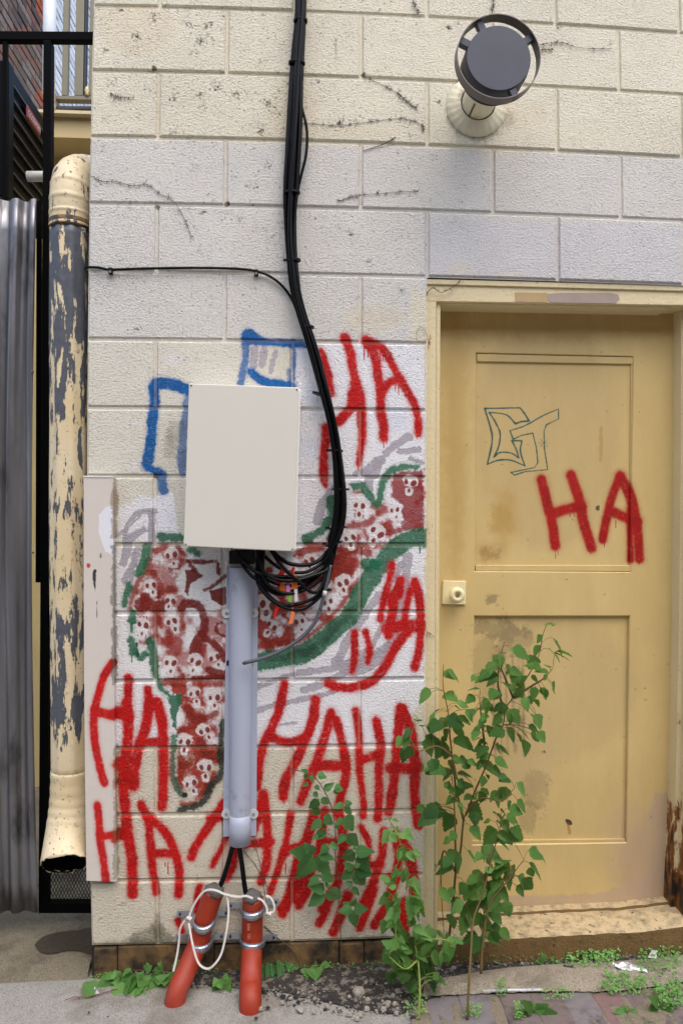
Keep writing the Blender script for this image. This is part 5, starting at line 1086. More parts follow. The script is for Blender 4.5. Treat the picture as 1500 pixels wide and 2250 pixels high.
L_mul = variants(M_lf, .36, 5, lobe=.05); L_dk = variants(M_lfd, .38, 4, lobe=.05); L_yg = variants(M_lfy, .30, 3); L_cr = variants(M_lfc, .27, 4, droop=.25, fold=.2, ser=.04); L_br = variants(M_lfn, .38, 4, lobe=.08)
def put_leaf(par, meshes, base, tip, nrm, name='leaf', wsc=1.0):
    d = tip - base; ln = d.length
    if ln < 1e-4: return
    y = d.normalized(); z = (nrm - y * nrm.dot(y)).normalized(); x = y.cross(z)
    o = bpy.data.objects.new(name, random.choice(meshes)); S.collection.objects.link(o); o.parent = par; o.matrix_parent_inverse = Matrix.Translation(par.location).inverted()
    o.matrix_basis = Matrix(((x.x, y.x, z.x, base.x), (x.y, y.y, z.y, base.y), (x.z, y.z, z.z, base.z), (0, 0, 0, 1))) @ Matrix.Diagonal((ln * wsc, ln, ln, 1)); return o
def plant(name, loc, label, cat, stems, leaves, depth, msh, stemr=(.0034, .0012), pet=True, mst=None, ysc=.05, dens=1):
    """stems: polylines of (px,py,y); leaves: (px,py,size px, kind)"""
    t = empty(name, loc, label, cat); sb = MB(); allp = []
    for s_ in stems:
        C_ = catmull([W(a, b, c) for a, b, c in s_], 5); allp += C_; r0, r1 = stemr
        sb.add(*tubevf(C_, lambda u, r0=r0, r1=r1: r0 + (r1 - r0) * u, 6))
    k = F_PX / (CAMD - .12)
    extra = [(a + random.uniform(-16, 16), b + random.uniform(-14, 14), c_ * random.uniform(.6, .9), kd) for a, b, c_, kd in leaves * dens if kd != 'y' and random.random() < .62]; leaves = leaves + extra[:max(0, 292 - len(leaves))]
    for (px, py, sz, kd) in leaves:
        c = W(px, py, depth + random.uniform(-ysc, ysc)); nb = min(allp, key=lambda q: (q.x - c.x) ** 2 + (q.z - c.z) ** 2 + .2 * (q.y - c.y) ** 2)
        out = Vector((c.x - nb.x, 0, c.z - nb.z)); L_ = sz / k * random.uniform(.92, 1.22)
        d = out.normalized() if out.length > .008 else Vector((random.uniform(-1, 1), 0, -.3)).normalized()
        d = (d * .9 + Vector((random.uniform(-.5, .5), random.uniform(-.8, .4), -.30 - random.uniform(0, .5)))).normalized()
        base = c - d * L_ * .5; tip = c + d * L_ * .5
        up = Vector((random.uniform(-.55, .55), random.uniform(-.95, .15), random.uniform(.5, 1.25))).normalized()
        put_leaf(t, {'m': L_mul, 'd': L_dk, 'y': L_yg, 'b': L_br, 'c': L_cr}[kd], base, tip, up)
        if pet and (base - nb).length < .12:
            mid = (base + nb) / 2 + Vector((0, 0, .006)); sb.add(*tubevf([nb, mid, base], .0007, 4, cap=False))
    sb.build('stem', mst or M_stem, t, smooth=True); return t
def c6(x, y): return (850 + x / 3.571, 1340 + y / 3.571)
def cL(x, y): return (820 + x / 2.206, 1850 + y / 2.206)
def c5(x, y): return (620 + x / 3.75, 1650 + y / 3.75)
stems = [[(974, 2131, -.03), (981, 2085, -.06), (988, 2045, -.07), (996, 1970, -.085), (1001, 1918, -.09), (1011, 1872, -.10), (1018, 1802, -.10), (1024, 1788, -.10), (1046, 1732, -.11), (1068, 1682, -.11), (1088, 1626, -.12), (1105, 1592, -.12), (1110, 1558, -.12), (1127, 1533, -.12), (1161, 1483, -.12), (1183, 1441, -.11), (1192, 1396, -.11), (1200, 1374, -.11)],
         [(1018, 1802, -.10), (1005, 1750, -.11), (1001, 1732, -.12), (993, 1662, -.13), (987, 1606, -.13), (984, 1564, -.13), (973, 1508, -.13), (974, 1460, -.13)],
         [(1127, 1533, -.12), (1172, 1505, -.14), (1194, 1491, -.15), (1214, 1469, -.15)], [(1105, 1560, -.12), (1094, 1508, -.10), (1096, 1460, -.09), (1108, 1410, -.09)],
         [(1024, 1788, -.10), (1032, 1777, -.11), (1060, 1754, -.14), (1102, 1760, -.17), (1130, 1732, -.17)], [(1001, 1918, -.09), (1000, 1850, -.13), (998, 1780, -.14), (992, 1700, -.14)],
         [(1026, 2244, -.29), (1030, 2160, -.27), (1034, 2095, -.24), (1040, 2020, -.20), (1062, 1960, -.18), (1078, 1890, -.17), (1096, 1830, -.17), (1100, 1790, -.17)], [(1056, 2140, -.20), (1060, 2077, -.19), (1075, 1990, -.18), (1120, 1930, -.19), (1150, 1890, -.20)],
         [(993, 1662, -.13), (960, 1640, -.15), (920, 1650, -.17), (900, 1622, -.17)], [(1001, 1918, -.09), (975, 1870, -.06), (968, 1930, -.05), (975, 2050, -.05)], [(1068, 1682, -.11), (1060, 1600, -.08), (1055, 1560, -.07), (1053, 1535, -.07)], [(1127, 1533, -.12), (1105, 1480, -.15), (1100, 1465, -.16)]]
up = [(500, 680, 34), (290, 675, 40), (530, 520, 36), (380, 800, 26), (240, 860, 30), (150, 980, 30), (145, 1040, 32), (140, 1140, 40), (290, 905, 24), (345, 890, 30), (350, 950, 38), (340, 1030, 34), (330, 1080, 40), (420, 1100, 38), (570, 950, 34), (680, 620, 30), (600, 745, 34), (560, 770, 22), (540, 880, 34), (430, 900, 34), (460, 980, 26), (700, 790, 28), (770, 745, 30), (820, 800, 28), (780, 800, 22), (650, 830, 26), (720, 920, 28), (740, 880, 28), (790, 940, 34), (860, 960, 34), (620, 1050, 46), (730, 1050, 34), (740, 1110, 32), (760, 1150, 22), (920, 1100, 36), (340, 1240, 36), (280, 1230, 26), (400, 1260, 36), (520, 1240, 36), (620, 1190, 34), (610, 1290, 34), (640, 1330, 26), (620, 1380, 36), (740, 1210, 24), (810, 1240, 36), (880, 1290, 38), (900, 1200, 30), (980, 980, 36), (1070, 960, 36), (1150, 930, 24), (1170, 1000, 36), (1090, 1080, 36), (960, 860, 26), (1000, 840, 34), (1170, 870, 36), (1090, 740, 34), (1050, 660, 22), (1150, 660, 30), (1180, 730, 20), (1220, 640, 36), (1250, 660, 26), (1310, 610, 28), (1160, 540, 18), (1240, 530, 16), (1060, 550, 28), (1000, 530, 34), (980, 490, 26), (810, 460, 40), (860, 410, 36), (780, 490, 30), (760, 530, 34), (720, 545, 26), (820, 560, 34), (900, 430, 30), (1060, 340, 40), (1020, 660, 26), (960, 600, 30), (830, 660, 28), (900, 780, 26), (940, 800, 34), (1190, 230, 24), (1170, 320, 34), (1150, 440, 36), (1140, 410, 30), (1210, 480, 30), (1320, 350, 40), (1350, 290, 42), (1270, 110, 20), (1310, 115, 18), (1160, 790, 20), (560, 1430, 28), (650, 1470, 30), (760, 1440, 26), (740, 1460, 20), (500, 1500, 26), (580, 1550, 26), (700, 1580, 40), (690, 1640, 28), (780, 1660, 18), (870, 1500, 34), (920, 1450, 34), (1060, 1410, 30), (960, 1540, 22), (1060, 1540, 34), (310, 1630, 46), (420, 1600, 30), (480, 1670, 40), (510, 1780, 22), (470, 1810, 20), (260, 1560, 20), (700, 1750, 34), (800, 1790, 44), (870, 1610, 26), (900, 1650, 30), (930, 1700, 26), (980, 1640, 24), (1010, 1750, 38), (910, 1790, 30), (920, 1840, 34), (500, 1960, 30), (460, 1320, 18), (490, 1390, 20), (670, 1200, 26), (750, 1350, 22), (860, 870, 30), (600, 860, 30), (560, 1180, 26), (690, 980, 26)]
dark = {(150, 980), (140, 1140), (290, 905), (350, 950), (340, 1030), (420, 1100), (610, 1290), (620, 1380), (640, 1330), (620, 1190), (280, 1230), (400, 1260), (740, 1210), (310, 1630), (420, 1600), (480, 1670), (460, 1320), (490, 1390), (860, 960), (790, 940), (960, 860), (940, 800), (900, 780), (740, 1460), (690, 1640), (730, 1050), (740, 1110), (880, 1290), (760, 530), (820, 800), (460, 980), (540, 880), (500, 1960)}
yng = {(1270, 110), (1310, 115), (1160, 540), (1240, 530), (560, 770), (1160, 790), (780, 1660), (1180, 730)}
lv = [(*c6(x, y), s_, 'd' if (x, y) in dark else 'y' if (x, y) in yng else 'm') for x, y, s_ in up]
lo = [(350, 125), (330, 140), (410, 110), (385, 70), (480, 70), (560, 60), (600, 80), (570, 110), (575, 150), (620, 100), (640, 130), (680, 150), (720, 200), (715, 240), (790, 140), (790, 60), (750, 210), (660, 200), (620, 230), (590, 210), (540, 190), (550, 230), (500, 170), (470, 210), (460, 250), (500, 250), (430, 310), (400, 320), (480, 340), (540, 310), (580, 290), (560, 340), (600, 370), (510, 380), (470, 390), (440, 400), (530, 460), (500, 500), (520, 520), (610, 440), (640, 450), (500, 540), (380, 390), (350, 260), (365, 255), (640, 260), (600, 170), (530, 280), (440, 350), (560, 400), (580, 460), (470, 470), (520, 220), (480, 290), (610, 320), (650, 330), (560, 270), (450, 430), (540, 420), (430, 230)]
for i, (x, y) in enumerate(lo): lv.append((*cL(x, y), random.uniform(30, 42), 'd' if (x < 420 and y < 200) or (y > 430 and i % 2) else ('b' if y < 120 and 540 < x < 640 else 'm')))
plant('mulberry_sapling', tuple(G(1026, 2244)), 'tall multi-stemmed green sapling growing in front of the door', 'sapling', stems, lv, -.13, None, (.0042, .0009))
# smaller leafy plant
st2 = [[(920, 2244, -.28), (922, 2170, -.25), (918, 2110, -.22), (*c5(1095, 1600), -.18), (*c5(1090, 1400), -.16), (*c5(1060, 1180), -.15), (*c5(1020, 970), -.14), (*c5(990, 830), -.14), (*c5(960, 730), -.14), (*c5(915, 630), -.14), (*c5(880, 570), -.14)], [(*c5(1095, 1600), -.18), (*c5(1200, 1560), -.2), (*c5(1340, 1560), -.22), (*c5(1390, 1600), -.22)], [(*c5(1110, 1750), -.2), (*c5(980, 1700), -.2), (*c5(940, 1600), -.2), (*c5(935, 1400), -.19), (*c5(940, 1150), -.19)], [(918, 2110, -.22), (*c5(1010, 1800), -.24), (*c5(880, 1700), -.24)]]
l2 = [(860, 710, 28, 'b'), (995, 695, 26, 'b'), (1000, 860, 34, 'b'), (1060, 870, 24, 'b'), (1030, 1060, 44, 'b'), (880, 1080, 28, 'b'), (1075, 1290, 52, 'b'), (900, 1310, 38, 'b'), (940, 1245, 24, 'b'), (830, 1215, 26, 'm'), (960, 1450, 40, 'b'), (1140, 1480, 36, 'b'), (1215, 1550, 40, 'b'), (1380, 1670, 46, 'b'), (1280, 1720, 38, 'm'), (1180, 1650, 34, 'm'), (900, 1612, 32, 'b'), (1000, 1610, 24, 'b'), (1090, 1620, 38, 'm'), (960, 1680, 28, 'b'), (1000, 1700, 24, 'b'), (960, 1790, 40, 'm'), (860, 1700, 28, 'm'), (1010, 1880, 26, 'm'), (1170, 1800, 38, 'd'), (1240, 1900, 34, 'd'), (1320, 1900, 26, 'm'), (1070, 1950, 30, 'd'), (1350, 1550, 30, 'b'), (1400, 1590, 30, 'b'), (840, 1450, 32, 'm'), (1000, 1540, 28, 'm'), (900, 1880, 24, 'd'), (1120, 1150, 26, 'm'), (930, 1010, 22, 'b'), (1050, 1400, 26, 'm'), (1150, 1700, 32, 'm'), (1040, 1760, 34, 'm'), (1230, 1640, 30, 'm'), (1100, 1850, 30, 'd'), (850, 565, 10, 'y'), (935, 570, 14, 'y'), (890, 560, 9, 'y')]
l2 = [(*c5(x, y), s_, k_) for x, y, s_, k_ in l2]
t2 = plant('leafy_weed', tuple(G(920, 2244)), 'shorter bright green leafy plant between the creeper and the sapling', 'plant', st2, l2, -.19, None, (.0034, .0010), mst=M_stemg, ysc=.045, dens=3)
# creeper
cr_ = empty('creeper', tuple(W(745, 2000, -.04)), 'green creeper with fingered leaves hanging against the red lettering', 'creeper')
LE = [((300, 400), (215, 490)), ((320, 390), (392, 450)), ((240, 480), (327, 532)), ((320, 570), (232, 660)), ((340, 540), (432, 612)), ((500, 440), (425, 475)), ((510, 435), (585, 435)), ((510, 460), (582, 528)), ((500, 560), (435, 615)), ((510, 545), (605, 668)), ((350, 670), (255, 725)), ((520, 690), (455, 765)), ((535, 685), (637, 805)), ((375, 780), (312, 853)), ((390, 770), (462, 800)), ((250, 860), (60, 828)), ((265, 850), (185, 775)), ((255, 870), (120, 1080)), ((275, 870), (402, 1040)), ((300, 850), (430, 895)), ((605, 845), (480, 895)), ((600, 830), (758, 832)), ((625, 850), (728, 1015)), ((600, 820), (590, 775)), ((590, 980), (503, 925)), ((590, 985), (473, 1068)), ((600, 985), (697, 1125)), ((610, 970), (755, 1027)), ((595, 960), (650, 925)), ((300, 1040), (205, 1115)), ((320, 1030), (440, 1072)), ((350, 1150), (225, 1115)), ((345, 1170), (208, 1292)), ((370, 1150), (498, 1232)), ((380, 1130), (355, 1080)), ((580, 1100), (515, 1085)), ((580, 1120), (632, 1205)), ((570, 1300), (463, 1333)), ((575, 1310), (607, 1472)), ((590, 1300), (703, 1312)), ((570, 1290), (495, 1248)), ((580, 1285), (603, 1235)),
      ((205, 180), (160, 155)), ((210, 190), (178, 243)), ((230, 205), (262, 262)), ((345, 320), (425, 268)), ((430, 300), (512, 322)), ((430, 315), (462, 372)), ((290, 200), (372, 215)), ((215, 265), (170, 290)), ((270, 285), (310, 325)), ((255, 345), (302, 385)), ((340, 600), (345, 650)), ((300, 660), (370, 690)), ((430, 610), (470, 650)), ((530, 560), (578, 540))]
for a_, b_ in LE:
    y = -.045 - random.uniform(0, .035); p = W(*c5(*a_), y); q = W(*c5(*b_), y - random.uniform(-.012, .02))
    put_leaf(cr_, L_cr, p, q, Vector((random.uniform(-.35, .35), -1, random.uniform(.2, .7))), wsc=1.15)
sb = MB(); main_s = catmull([W(*c5(x, y), -.035) for x, y in [(60, 150), (200, 180), (260, 210), (340, 320), (400, 450), (430, 600), (440, 750), (437, 880), (455, 1000), (470, 1150), (465, 1290), (480, 1500), (500, 1850)]], 5); sb.add(*tubevf(main_s, .0014, 6))
for c_ in [(320, 395), (325, 545), (505, 445), (510, 555), (345, 665), (525, 690), (260, 862), (605, 840), (592, 980), (310, 1035), (355, 1155), (580, 1110), (575, 1298), (375, 775)]:
    e_ = W(*c5(*c_), -.055); nb = min(main_s, key=lambda q: (q - e_).length); nb = main_s[min(len(main_s) - 1, main_s.index(nb) + 3)]; sb.add(*tubevf(catmull([nb, (nb + e_) / 2 + Vector((0, -.01, .004)), e_], 3), .0008, 5))
for k in range(5):
    a = k * 1.25; e_ = W(*c5(75, 150), -.035); sb.add(*tubevf([e_, e_ + Vector((.014 * math.cos(a), -.004, .014 * math.sin(a)))], .0007, 4))
sb.build('stem', simple('creeper_stem', lin(90, 70, 50), .7), cr_, smooth=True)
# ground creepers: fingered and toothed leaves at the foot of the wall
def rosette(name, label, cat, leaves, h=.02, ms=None, stem=True, ysc=.4, kmul=1.0):
    """leaves: ((base px),(tip px),lift) laid from the ground point of the base"""
    g0 = G(*leaves[0][0]); t = empty(name, (g0.x, g0.y, gz(g0.x)), label, cat, 'weeds in the paving' if name == 'weed' else 'creepers on the ground'); sb = MB()
    for a_, b_, *k_ in leaves:
        yy = g0.y; p = W(*a_, yy - .01); q = W(*b_, yy - .01 - random.uniform(0, .03)); 
        if p.z < gz(p.x) + .006: p.z = gz(p.x) + .006
        if q.z < gz(q.x) + .004: q = G(*b_); q.z += .006
        q = p + (q - p) * .86
        put_leaf(t, ms or L_cr, p, q, Vector((random.uniform(-.4, .4), -.75, random.uniform(.5, 1))), wsc=1.0 * kmul)
        if name == 'ground_creeper': dd = Vector((random.uniform(-.012, .012), random.uniform(-.02, .01), random.uniform(.004, .02))); put_leaf(t, ms or L_cr, p + dd, p + dd + (q - p) * .6, Vector((random.uniform(-.8, .8), -.5, random.uniform(.4, 1))), wsc=kmul)
        if stem: sb.add(*tubevf([Vector((g0.x, g0.y + .004, gz(g0.x) - .002)), (p + Vector((g0.x, g0.y, gz(g0.x) + .03))) / 2, p], .0009, 4, cap=False))
    sb.build('stem', simple('ground_stem', lin(96, 62, 44), .7), t) if stem else None; return t
def c0(x, y): return (x / 3.3333, 1800 + y / 3.3333)
rosette('ground_creeper', 'toothed green leaves on the concrete at the left foot of the wall', 'creeper', [(c0(900, 1180), c0(870, 1120)), (c0(820, 1160), c0(700, 1250)), (c0(880, 1140), c0(770, 1190)), (c0(980, 1140), c0(860, 1250)), (c0(1000, 1150), c0(1070, 1230)), (c0(960, 1240), c0(855, 1385)), (c0(1000, 1250), c0(1020, 1340)), (c0(1060, 1110), c0(1110, 1080)), (c0(880, 1200), c0(830, 1260)), (c0(1010, 1260), c0(900, 1370)), (c0(1030, 1200), c0(950, 1160))], ms=L_br)
rosette('ground_creeper', 'pair of bright toothed leaves touching the leaning conduit', 'creeper', [(c0(1185, 1160), c0(1110, 1290)), (c0(1195, 1160), c0(1245, 1280)), (c0(1190, 1140), c0(1140, 1090)), (c0(1300, 1120), c0(1310, 1030))], ms=L_br, kmul=1.2)
rosette('ground_creeper', 'small three-leaf creeper between the two orange conduits', 'creeper', [(qp(690, 1590), qp(590, 1720)), (qp(700, 1600), qp(760, 1740)), (qp(700, 1580), qp(820, 1640)), (qp(700, 1575), qp(770, 1540))], ms=L_br, kmul=1.1)
rosette('ground_creeper', 'five-fingered creeper leaf right of the upright conduit', 'creeper', [(qp(1335, 1395), qp(1195, 1410)), (qp(1335, 1395), qp(1370, 1325)), (qp(1330, 1400), qp(1215, 1540)), (qp(1335, 1400), qp(1370, 1600)), (qp(1340, 1395), qp(1475, 1480)), (qp(1200, 1600), qp(1130, 1690)), (qp(1210, 1610), qp(1215, 1720)), (qp(1290, 1590), qp(1290, 1700)), (qp(1440, 1500), qp(1520, 1600))], ms=L_cr)
rosette('ground_creeper', 'two round leaves in the dark soil below the creeper', 'creeper', [(c5(300, 1800), c5(240, 1890)), (c5(300, 1800), c5(340, 1900)), (c5(310, 1790), c5(425, 1800)), (c5(270, 1775), c5(290, 1760)), (c5(250, 1960), c5(285, 1965))], ms=L_br, kmul=1.2)
def c8(x, y): return (1100 + x / 3.75, 1960 + y / 3.75)
rosette('weed', 'small weed with drooping leaves at the foot of the door step', 'weed', [(c8(440, 590), c8(360, 610)), (c8(450, 590), c8(500, 690)), (c8(450, 580), c8(530, 620)), (c8(440, 570), c8(420, 540)), (c8(350, 610), c8(355, 505)), (c8(350, 620), c8(300, 560)), (c8(460, 580), c8(505, 585))], ms=L_br, kmul=.8)
rosette('weed', 'broad-leaved weed growing out of the pavers near the sapling', 'weed', [(c8(240, 1010), c8(140, 1020)), (c8(260, 990), c8(180, 890)), (c8(270, 1000), c8(500, 1000)), (c8(270, 990), c8(420, 920)), (c8(260, 985), c8(290, 910)), (c8(280, 1010), c8(400, 1030)), (c8(250, 1010), c8(200, 1055))], ms=L_mul, kmul=.7)
rosette('weed', 'low star-shaped weed in the brick paving', 'weed', [(c8(1040, 990), c8(935, 985)), (c8(1050, 980), c8(1000, 930)), (c8(1060, 990), c8(1130, 970)), (c8(1050, 1000), c8(1060, 1060)), (c8(1060, 1000), c8(1160, 1070)), (c8(1040, 1000), c8(990, 1040))], ms=L_br, kmul=.7)
rosette('weed', 'large-leaved weed at the bottom right of the brick paving', 'weed', [(c8(1300, 960), c8(1220, 1060)), (c8(1310, 950), c8(1450, 1070)), (c8(1300, 940), c8(1240, 860)), (c8(1320, 940), c8(1400, 900)), (c8(1330, 950), c8(1480, 970)), (c8(1300, 970), c8(1320, 1080))], ms=L_mul)
rosette('weed', 'round-leaved weed at the right end of the step', 'weed', [(c8(1420, 460), c8(1490, 510)), (c8(1470, 540), c8(1520, 620)), (c8(1420, 560), c8(1380, 520)), (c8(1400, 560), c8(1350, 430)), (c8(1440, 640), c8(1520, 660)), (c8(1380, 570), c8(1260, 420))], ms=L_br)
# tiny ground cover, uncountable
def cover(name, boxes, n, size, m_, up=.0):
    b = MB(); 
    for _ in range(n):
        x0, y0, x1, y1 = random.choice(boxes); px, py = random.uniform(x0, x1), random.uniform(y0, y1); g = G(px, py + up); h = random.uniform(0, .02)
        c = Vector((g.x, min(g.y, -.03), gz(g.x) + .012 + h)); s_ = size * random.uniform(.5, 1.2); a = random.uniform(0, 6.28); t = Vector((math.cos(a), math.sin(a), random.uniform(-.3, .9))).normalized(); u = t.cross(Vector((random.uniform(-.4, .4), random.uniform(-.9, 0), 1)).normalized()).normalized()
        b.add([c, c + t * s_ * .5 + u * s_ * .32, c + t * s_, c + t * s_ * .5 - u * s_ * .32], [(0, 1, 2, 3)])
    return setp(b.build(name, m_), kind='stuff')
o = cover('clover_patch', [(1240, 2085, 1360, 2122), (1275, 2075, 1350, 2112)], 420, .0095, M_lfn, 20); o.location.y = 0
cover('moss_and_weeds', [(1330, 2140, 1500, 2200), (1400, 2100, 1500, 2150), (1440, 2180, 1500, 2230), (1320, 2160, 1420, 2190)], 900, .011, M_lfn)
cover('moss', [(930, 2186, 1500, 2200), (205, 2138, 480, 2150), (1000, 2118, 1500, 2128), (600, 2125, 930, 2140)], 520, .007, M_lf)
cover('seedlings', [(890, 2205, 935, 2250), (1130, 2225, 1150, 2250), (1190, 2190, 1260, 2215), (1020, 2230, 1060, 2250), (1090, 2170, 1110, 2200)], 380, .009, M_lf)
for i in range(2): pass
# clover lifted against the step: small stems with leaves
# ------------------------------------------------------------------ dead vine traces on the wall
M_vine = simple('dead_vine', (.085, .07, .055), .9)
def vine(pts, label, r_=.0006, fuzz=1.0, y=-.003):
    C_ = catmull([W(a, b, y) for a, b in pts], 7); sb = MB(); sb.add(*tubevf(C_, r_, 5))
    for i in range(0, len(C_), 2):
        if random.random() < .75 * fuzz:
            for _ in range(int(10 * fuzz) + 1):
                d = Vector((random.gauss(0, 1), -.25, random.gauss(0, 1))) * random.uniform(.002, .0062); sb.add(*tubevf([C_[i], C_[i] + d], .0006, 3))
    setp(sb.build('dead_vine', M_vine), label, 'dead vine', 'dead vine traces on the wall')
vine([(800, 168), (845, 188), (875, 205), (895, 222), (912, 236)], 'dead vine trace slanting down near the top centre of the wall')
vine([(668, 270), (740, 274), (800, 268), (850, 262), (890, 260), (925, 272), (930, 285)], 'longest dead vine trace, running level right of the cable bundle')
vine([(797, 331), (825, 322), (850, 312), (869, 300)], 'short dark dead vine across a joint below the level vine', .0012, .6)
vine([(745, 441), (770, 432), (800, 427), (835, 425), (865, 421), (920, 420)], 'dead vine trace low in the grey block band')
vine([(1180, 97), (1215, 93), (1235, 92), (1275, 104), (1345, 106)], 'dead vine trace right of the flue vent')
vine([(1190, 108), (1215, 107)], 'tiny dead vine scrap beside the vent ring')
vine([(243, 205), (262, 213), (292, 214)], 'short dead vine scrap on the upper left blocks')
vine([(205, 388), (225, 398), (255, 398), (290, 407), (325, 405), (350, 425), (380, 440), (405, 480), (420, 520)], 'dead vine trace starting at the left corner of the wall', .0008, .7)
vine([(905, 0), (913, 15), (920, 27)], 'dead vine scrap at the top edge above the joint')
vine([(1082, -20), (1083, 10), (1081, 22)], 'dead vine tip hanging down above the flue vent')
vine([(934, 650), (950, 632), (970, 642), (1000, 626), (1013, 612)], 'thin dry vine caught over the top left of the door frame', .0013, .5, y=.004)
vine([(918, 715), (932, 723), (938, 740), (933, 752), (918, 750), (915, 730), (925, 716)], 'fine loop of dry vine beside the door frame', .0006, 0, y=-.006)
vine([(562, 1715), (556, 1790), (560, 1850), (572, 1900), (590, 1960), (598, 1990)], 'thin dry vine running down right of the riser', .0008, .3)
vine([(535, 1870), (560, 1900), (575, 1930), (585, 1980)], 'thin dry vine crossing behind the feeder cables', .0008, .3)
vine([(580, 2035), (610, 2062), (640, 2085), (655, 2110), (660, 2140)], 'dry vine curving over the base course right of the conduits', .0012, .2)
vine([(955, 1400), (940, 1390), (935, 1402)], 'wisp of dry vine on the left door jamb', .0008, .3, y=.012)
# ------------------------------------------------------------------ rubble and litter
def stone(px, py, s_, m_, label, cat='stone', flat=.6):
    g = G(px, py); bm = bmesh.new(); bmesh.ops.create_icosphere(bm, subdivisions=2, radius=1)
    for v_ in bm.verts: v_.co *= random.uniform(.8, 1.15); v_.co = Vector((v_.co.x * s_, v_.co.y * s_ * .8, v_.co.z * s_ * flat))
    me = bpy.data.meshes.new('stone'); bm.to_mesh(me); bm.free(); me.materials.append(m_); o = bpy.data.objects.new('stone', me); S.collection.objects.link(o)
    o.location = (g.x, g.y, gz(g.x) + s_ * flat * .5 + .006); o.rotation_euler = (0, 0, random.uniform(0, 3)); setp(o, label, cat, 'stones on the ground')
M_st = simple('stone_grey', lin(150, 144, 134), .85, var=.2, bmp=.002); M_stb = simple('stone_dark', (.02, .022, .028), .7)
stone(787, 2190, .022, M_st, 'pale grey stone in the dark soil below the creeper')
stone(195, 2231, .0035, M_stb, 'small black pebble on the left of the concrete'); stone(237, 2240, .003, M_stb, 'tiny dark pebble near the bottom left edge')
stone(24, 2115, .004, M_stb, 'black pebble on the old slab by the gate'); stone(630, 2204, .005, M_stb, 'black pebble right of the upright conduit foot')
stone(660, 2225, .014, M_st, 'flat light stone sunk in the soil at bottom centre', flat=.3); stone(1350, 2148, .018, M_st, 'lump of broken concrete at the kerb end beside the wrapper'); stone(900, 2180, .012, M_st, 'chip of concrete beside the leafy plant')
b = MB(); b3 = MB()
for _ in range(700):
    px = random.choice([random.uniform(380, 940), random.uniform(560, 930)]); py = random.uniform(2150, 2235) if px > 560 else random.uniform(2150, 2175)
    if px < 700 and py > 2215: continue
    g = G(px, py); s_ = random.uniform(.0012, .0055); c = Vector((g.x, g.y, gz(g.x) + .006)); V = [c + Vector(d) * s_ * random.uniform(.7, 1.2) for d in ((1, 0, 0), (-.5, .8, 0), (-.5, -.8, 0), (0, 0, 1), (0, 0, -1))]
    (b if random.random() < .55 else b3).add(V, [(0, 1, 3), (1, 2, 3), (2, 0, 3), (1, 0, 4), (2, 1, 4), (0, 2, 4)])
for _ in range(260):
    px = random.uniform(940, 1500); py = random.uniform(2105, 2200); g = G(px, py); s_ = random.uniform(.001, .004); c = Vector((g.x, g.y, gz(g.x) + .016)); V = [c + Vector(d) * s_ for d in ((1, 0, 0), (-.5, .8, 0), (-.5, -.8, 0), (0, 0, 1), (0, 0, -1))]
    b3.add(V, [(0, 1, 3), (1, 2, 3), (2, 0, 3), (1, 0, 4), (2, 1, 4), (0, 2, 4)])
for _ in range(90):
    px = random.uniform(560, 950) if random.random() < .7 else random.uniform(950, 1500); py = random.uniform(2165, 2245) if px < 930 else random.uniform(2110, 2135)
    g = G(px, py); s_ = random.uniform(.004, .011); c = Vector((g.x, g.y, gz(g.x) + .008)); a = random.uniform(0, 3); V = []
    for k in range(5):
        for zz, q in ((-.4, 1), (.45, .7)): V.append(c + Vector((math.cos(a + k * 1.256) * q * random.uniform(.7, 1.2), math.sin(a + k * 1.256) * q * .8, zz * random.uniform(.5, 1))) * s_)
    (b3 if random.random() < .6 else b).add(V, [(1, 3, 5, 7, 9)] + [(2 * k, (2 * k + 2) % 10, (2 * k + 3) % 10, 2 * k + 1) for k in range(5)])
setp(b.build('dark_gravel', M_stb), kind='stuff'); setp(b3.build('pale_gravel', M_st), kind='stuff')
# crumpled wrapper, cap, tube, dried leaf
g = G(*c8(1050, 660)); V = []; F = []
for j in range(5):
    for i in range(7): V.append((g.x - .045 + i * .014, g.y + .012 - j * .008 - i * .004, gz(g.x) + .016 + random.uniform(0, .014)))
for j in range(4):
    for i in range(6): a = j * 7 + i; F.append((a, a + 1, a + 8, a + 7))
setp(mesh('wrapper', V, F, simple('wrapper_foil', lin(196, 194, 200), .3, .3)), 'crumpled whitish wrapper lying on the kerb strip below the door', 'litter')
pc_, pd = G(*c8(515, 668)), G(*c8(595, 672)); o = tube('marker_cap', [pc_ + Vector((0, 0, .02)), pd + Vector((0, 0, .02))], .0042, simple('cap_grey', (.06, .05, .07), .3), None, n=10); setp(o, 'small dark marker cap beside the drooping weed', 'litter')
pc_, pd = G(*c8(-150, 862)), G(*c8(340, 850)); o = tube('plastic_straw', [pc_ + Vector((0, 0, .014)), pc_.lerp(pd, .5) + Vector((0, 0, .015)), pd + Vector((0, 0, .014))], .004, simple('straw_clear', lin(196, 198, 204), .2), None, n=8); setp(o, 'clear plastic straw along the edge of the brick paving', 'litter')
g = G(*c8(1260, 580)); setp(mesh('plastic_scrap', [(g.x - .02, g.y, gz(g.x) + .015), (g.x + .006, g.y - .006, gz(g.x) + .014), (g.x + .012, g.y + .005, gz(g.x) + .03), (g.x - .004, g.y + .004, gz(g.x) + .036)], [(0, 1, 2, 3)], simple('scrap', lin(200, 202, 206), .3)), 'clear plastic scrap on the kerb strip left of the round-leaved weed', 'litter')
dl = empty('dry_sprig', tuple(G(*c0(650, 1310))), 'dry reddish sprig with one curled leaf lying on the concrete', 'sprig')
tg = MB()
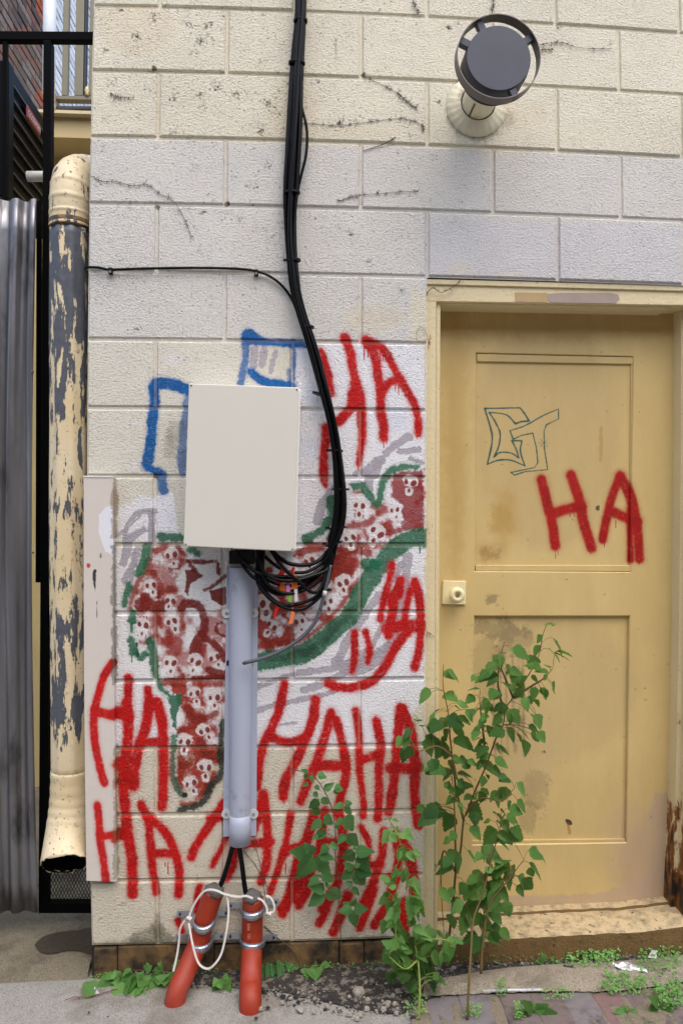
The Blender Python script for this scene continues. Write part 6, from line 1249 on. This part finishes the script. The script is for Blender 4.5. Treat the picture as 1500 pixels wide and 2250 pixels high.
for P in ([(475, 1350), (540, 1325), (640, 1325), (740, 1300), (860, 1265)], [(530, 1350), (580, 1330)], [(580, 1345), (590, 1320)]): tg.add(*tubevf([G(*c0(x, y)) + Vector((0, 0, .008)) for x, y in P], .0011, 5))
tg.build('twig', simple('twig_red', lin(110, 60, 50), .7), dl)
put_leaf(dl, L_br, G(*c0(690, 1310)) + Vector((0, 0, .008)), G(*c0(600, 1270)) + Vector((0, 0, .03)), Vector((0, -.8, .5)), 'curled_leaf', 1.2)
tri = G(*c0(700, 1300)); mesh('pale_flake', [(tri.x - .008, tri.y, tri.z + .006), (tri.x + .012, tri.y, tri.z + .007), (tri.x - .004, tri.y + .004, tri.z + .026)], [(0, 1, 2)], simple('flake', lin(210, 214, 226), .6), dl)
stn = [G(x, y) for x, y in [(78, 2080), (95, 2062), (130, 2052), (170, 2048), (202, 2044), (203, 2098), (180, 2092), (130, 2097), (95, 2100), (80, 2092)]]
def GS(px, py):
    d = ray(px, py); z = .05
    for _ in range(20): t = (z - CAM.z) / d.z; p = CAM + d * t; z = gz(p.x) + .006 + min(max(p.y, 0), .4) * .17
    return Vector((p.x, p.y, z + .004))
sp3 = catmull([GS(*p) for p in [(76, 2080), (88, 2066), (110, 2056), (140, 2050), (172, 2047), (203, 2044), (204, 2098), (180, 2094), (150, 2092), (130, 2096), (105, 2100), (86, 2094), (76, 2080)]], 4)[:-1]
M_damp = simple('damp_concrete', lin(52, 44, 34), .5, var=.45, vs=50, bmp=.003, bs=90); c_ = sum(sp3, Vector()) / len(sp3)
setp(mesh('damp_stain', [c_] + sp3, [(0, i + 1, (i + 1) % len(sp3) + 1) for i in range(len(sp3))], M_damp), kind='structure')
b = MB()
for _ in range(260):
    px = random.uniform(300, 1500); py = random.uniform(2128, 2150) if px < 930 else random.uniform(2100, 2135); g = G(px, py); c = Vector((g.x, min(g.y, -.012), gz(g.x) + .012)); a = random.uniform(0, 6.28); s_ = random.uniform(.004, .013)
    t = Vector((math.cos(a), math.sin(a) * .6, random.uniform(-.1, .3))) * s_; u = Vector((-math.sin(a), math.cos(a), random.uniform(-.2, .4))) * s_ * random.uniform(.12, .5); b.add([c, c + t * .5 + u, c + t, c + t * .5 - u], [(0, 1, 2, 3)])
setp(b.build('leaf_litter', simple('litter_brown', lin(96, 78, 56), .9, var=.6, vs=40)), kind='stuff')
print('bricks', cnt, 'objects', len(bpy.data.objects))
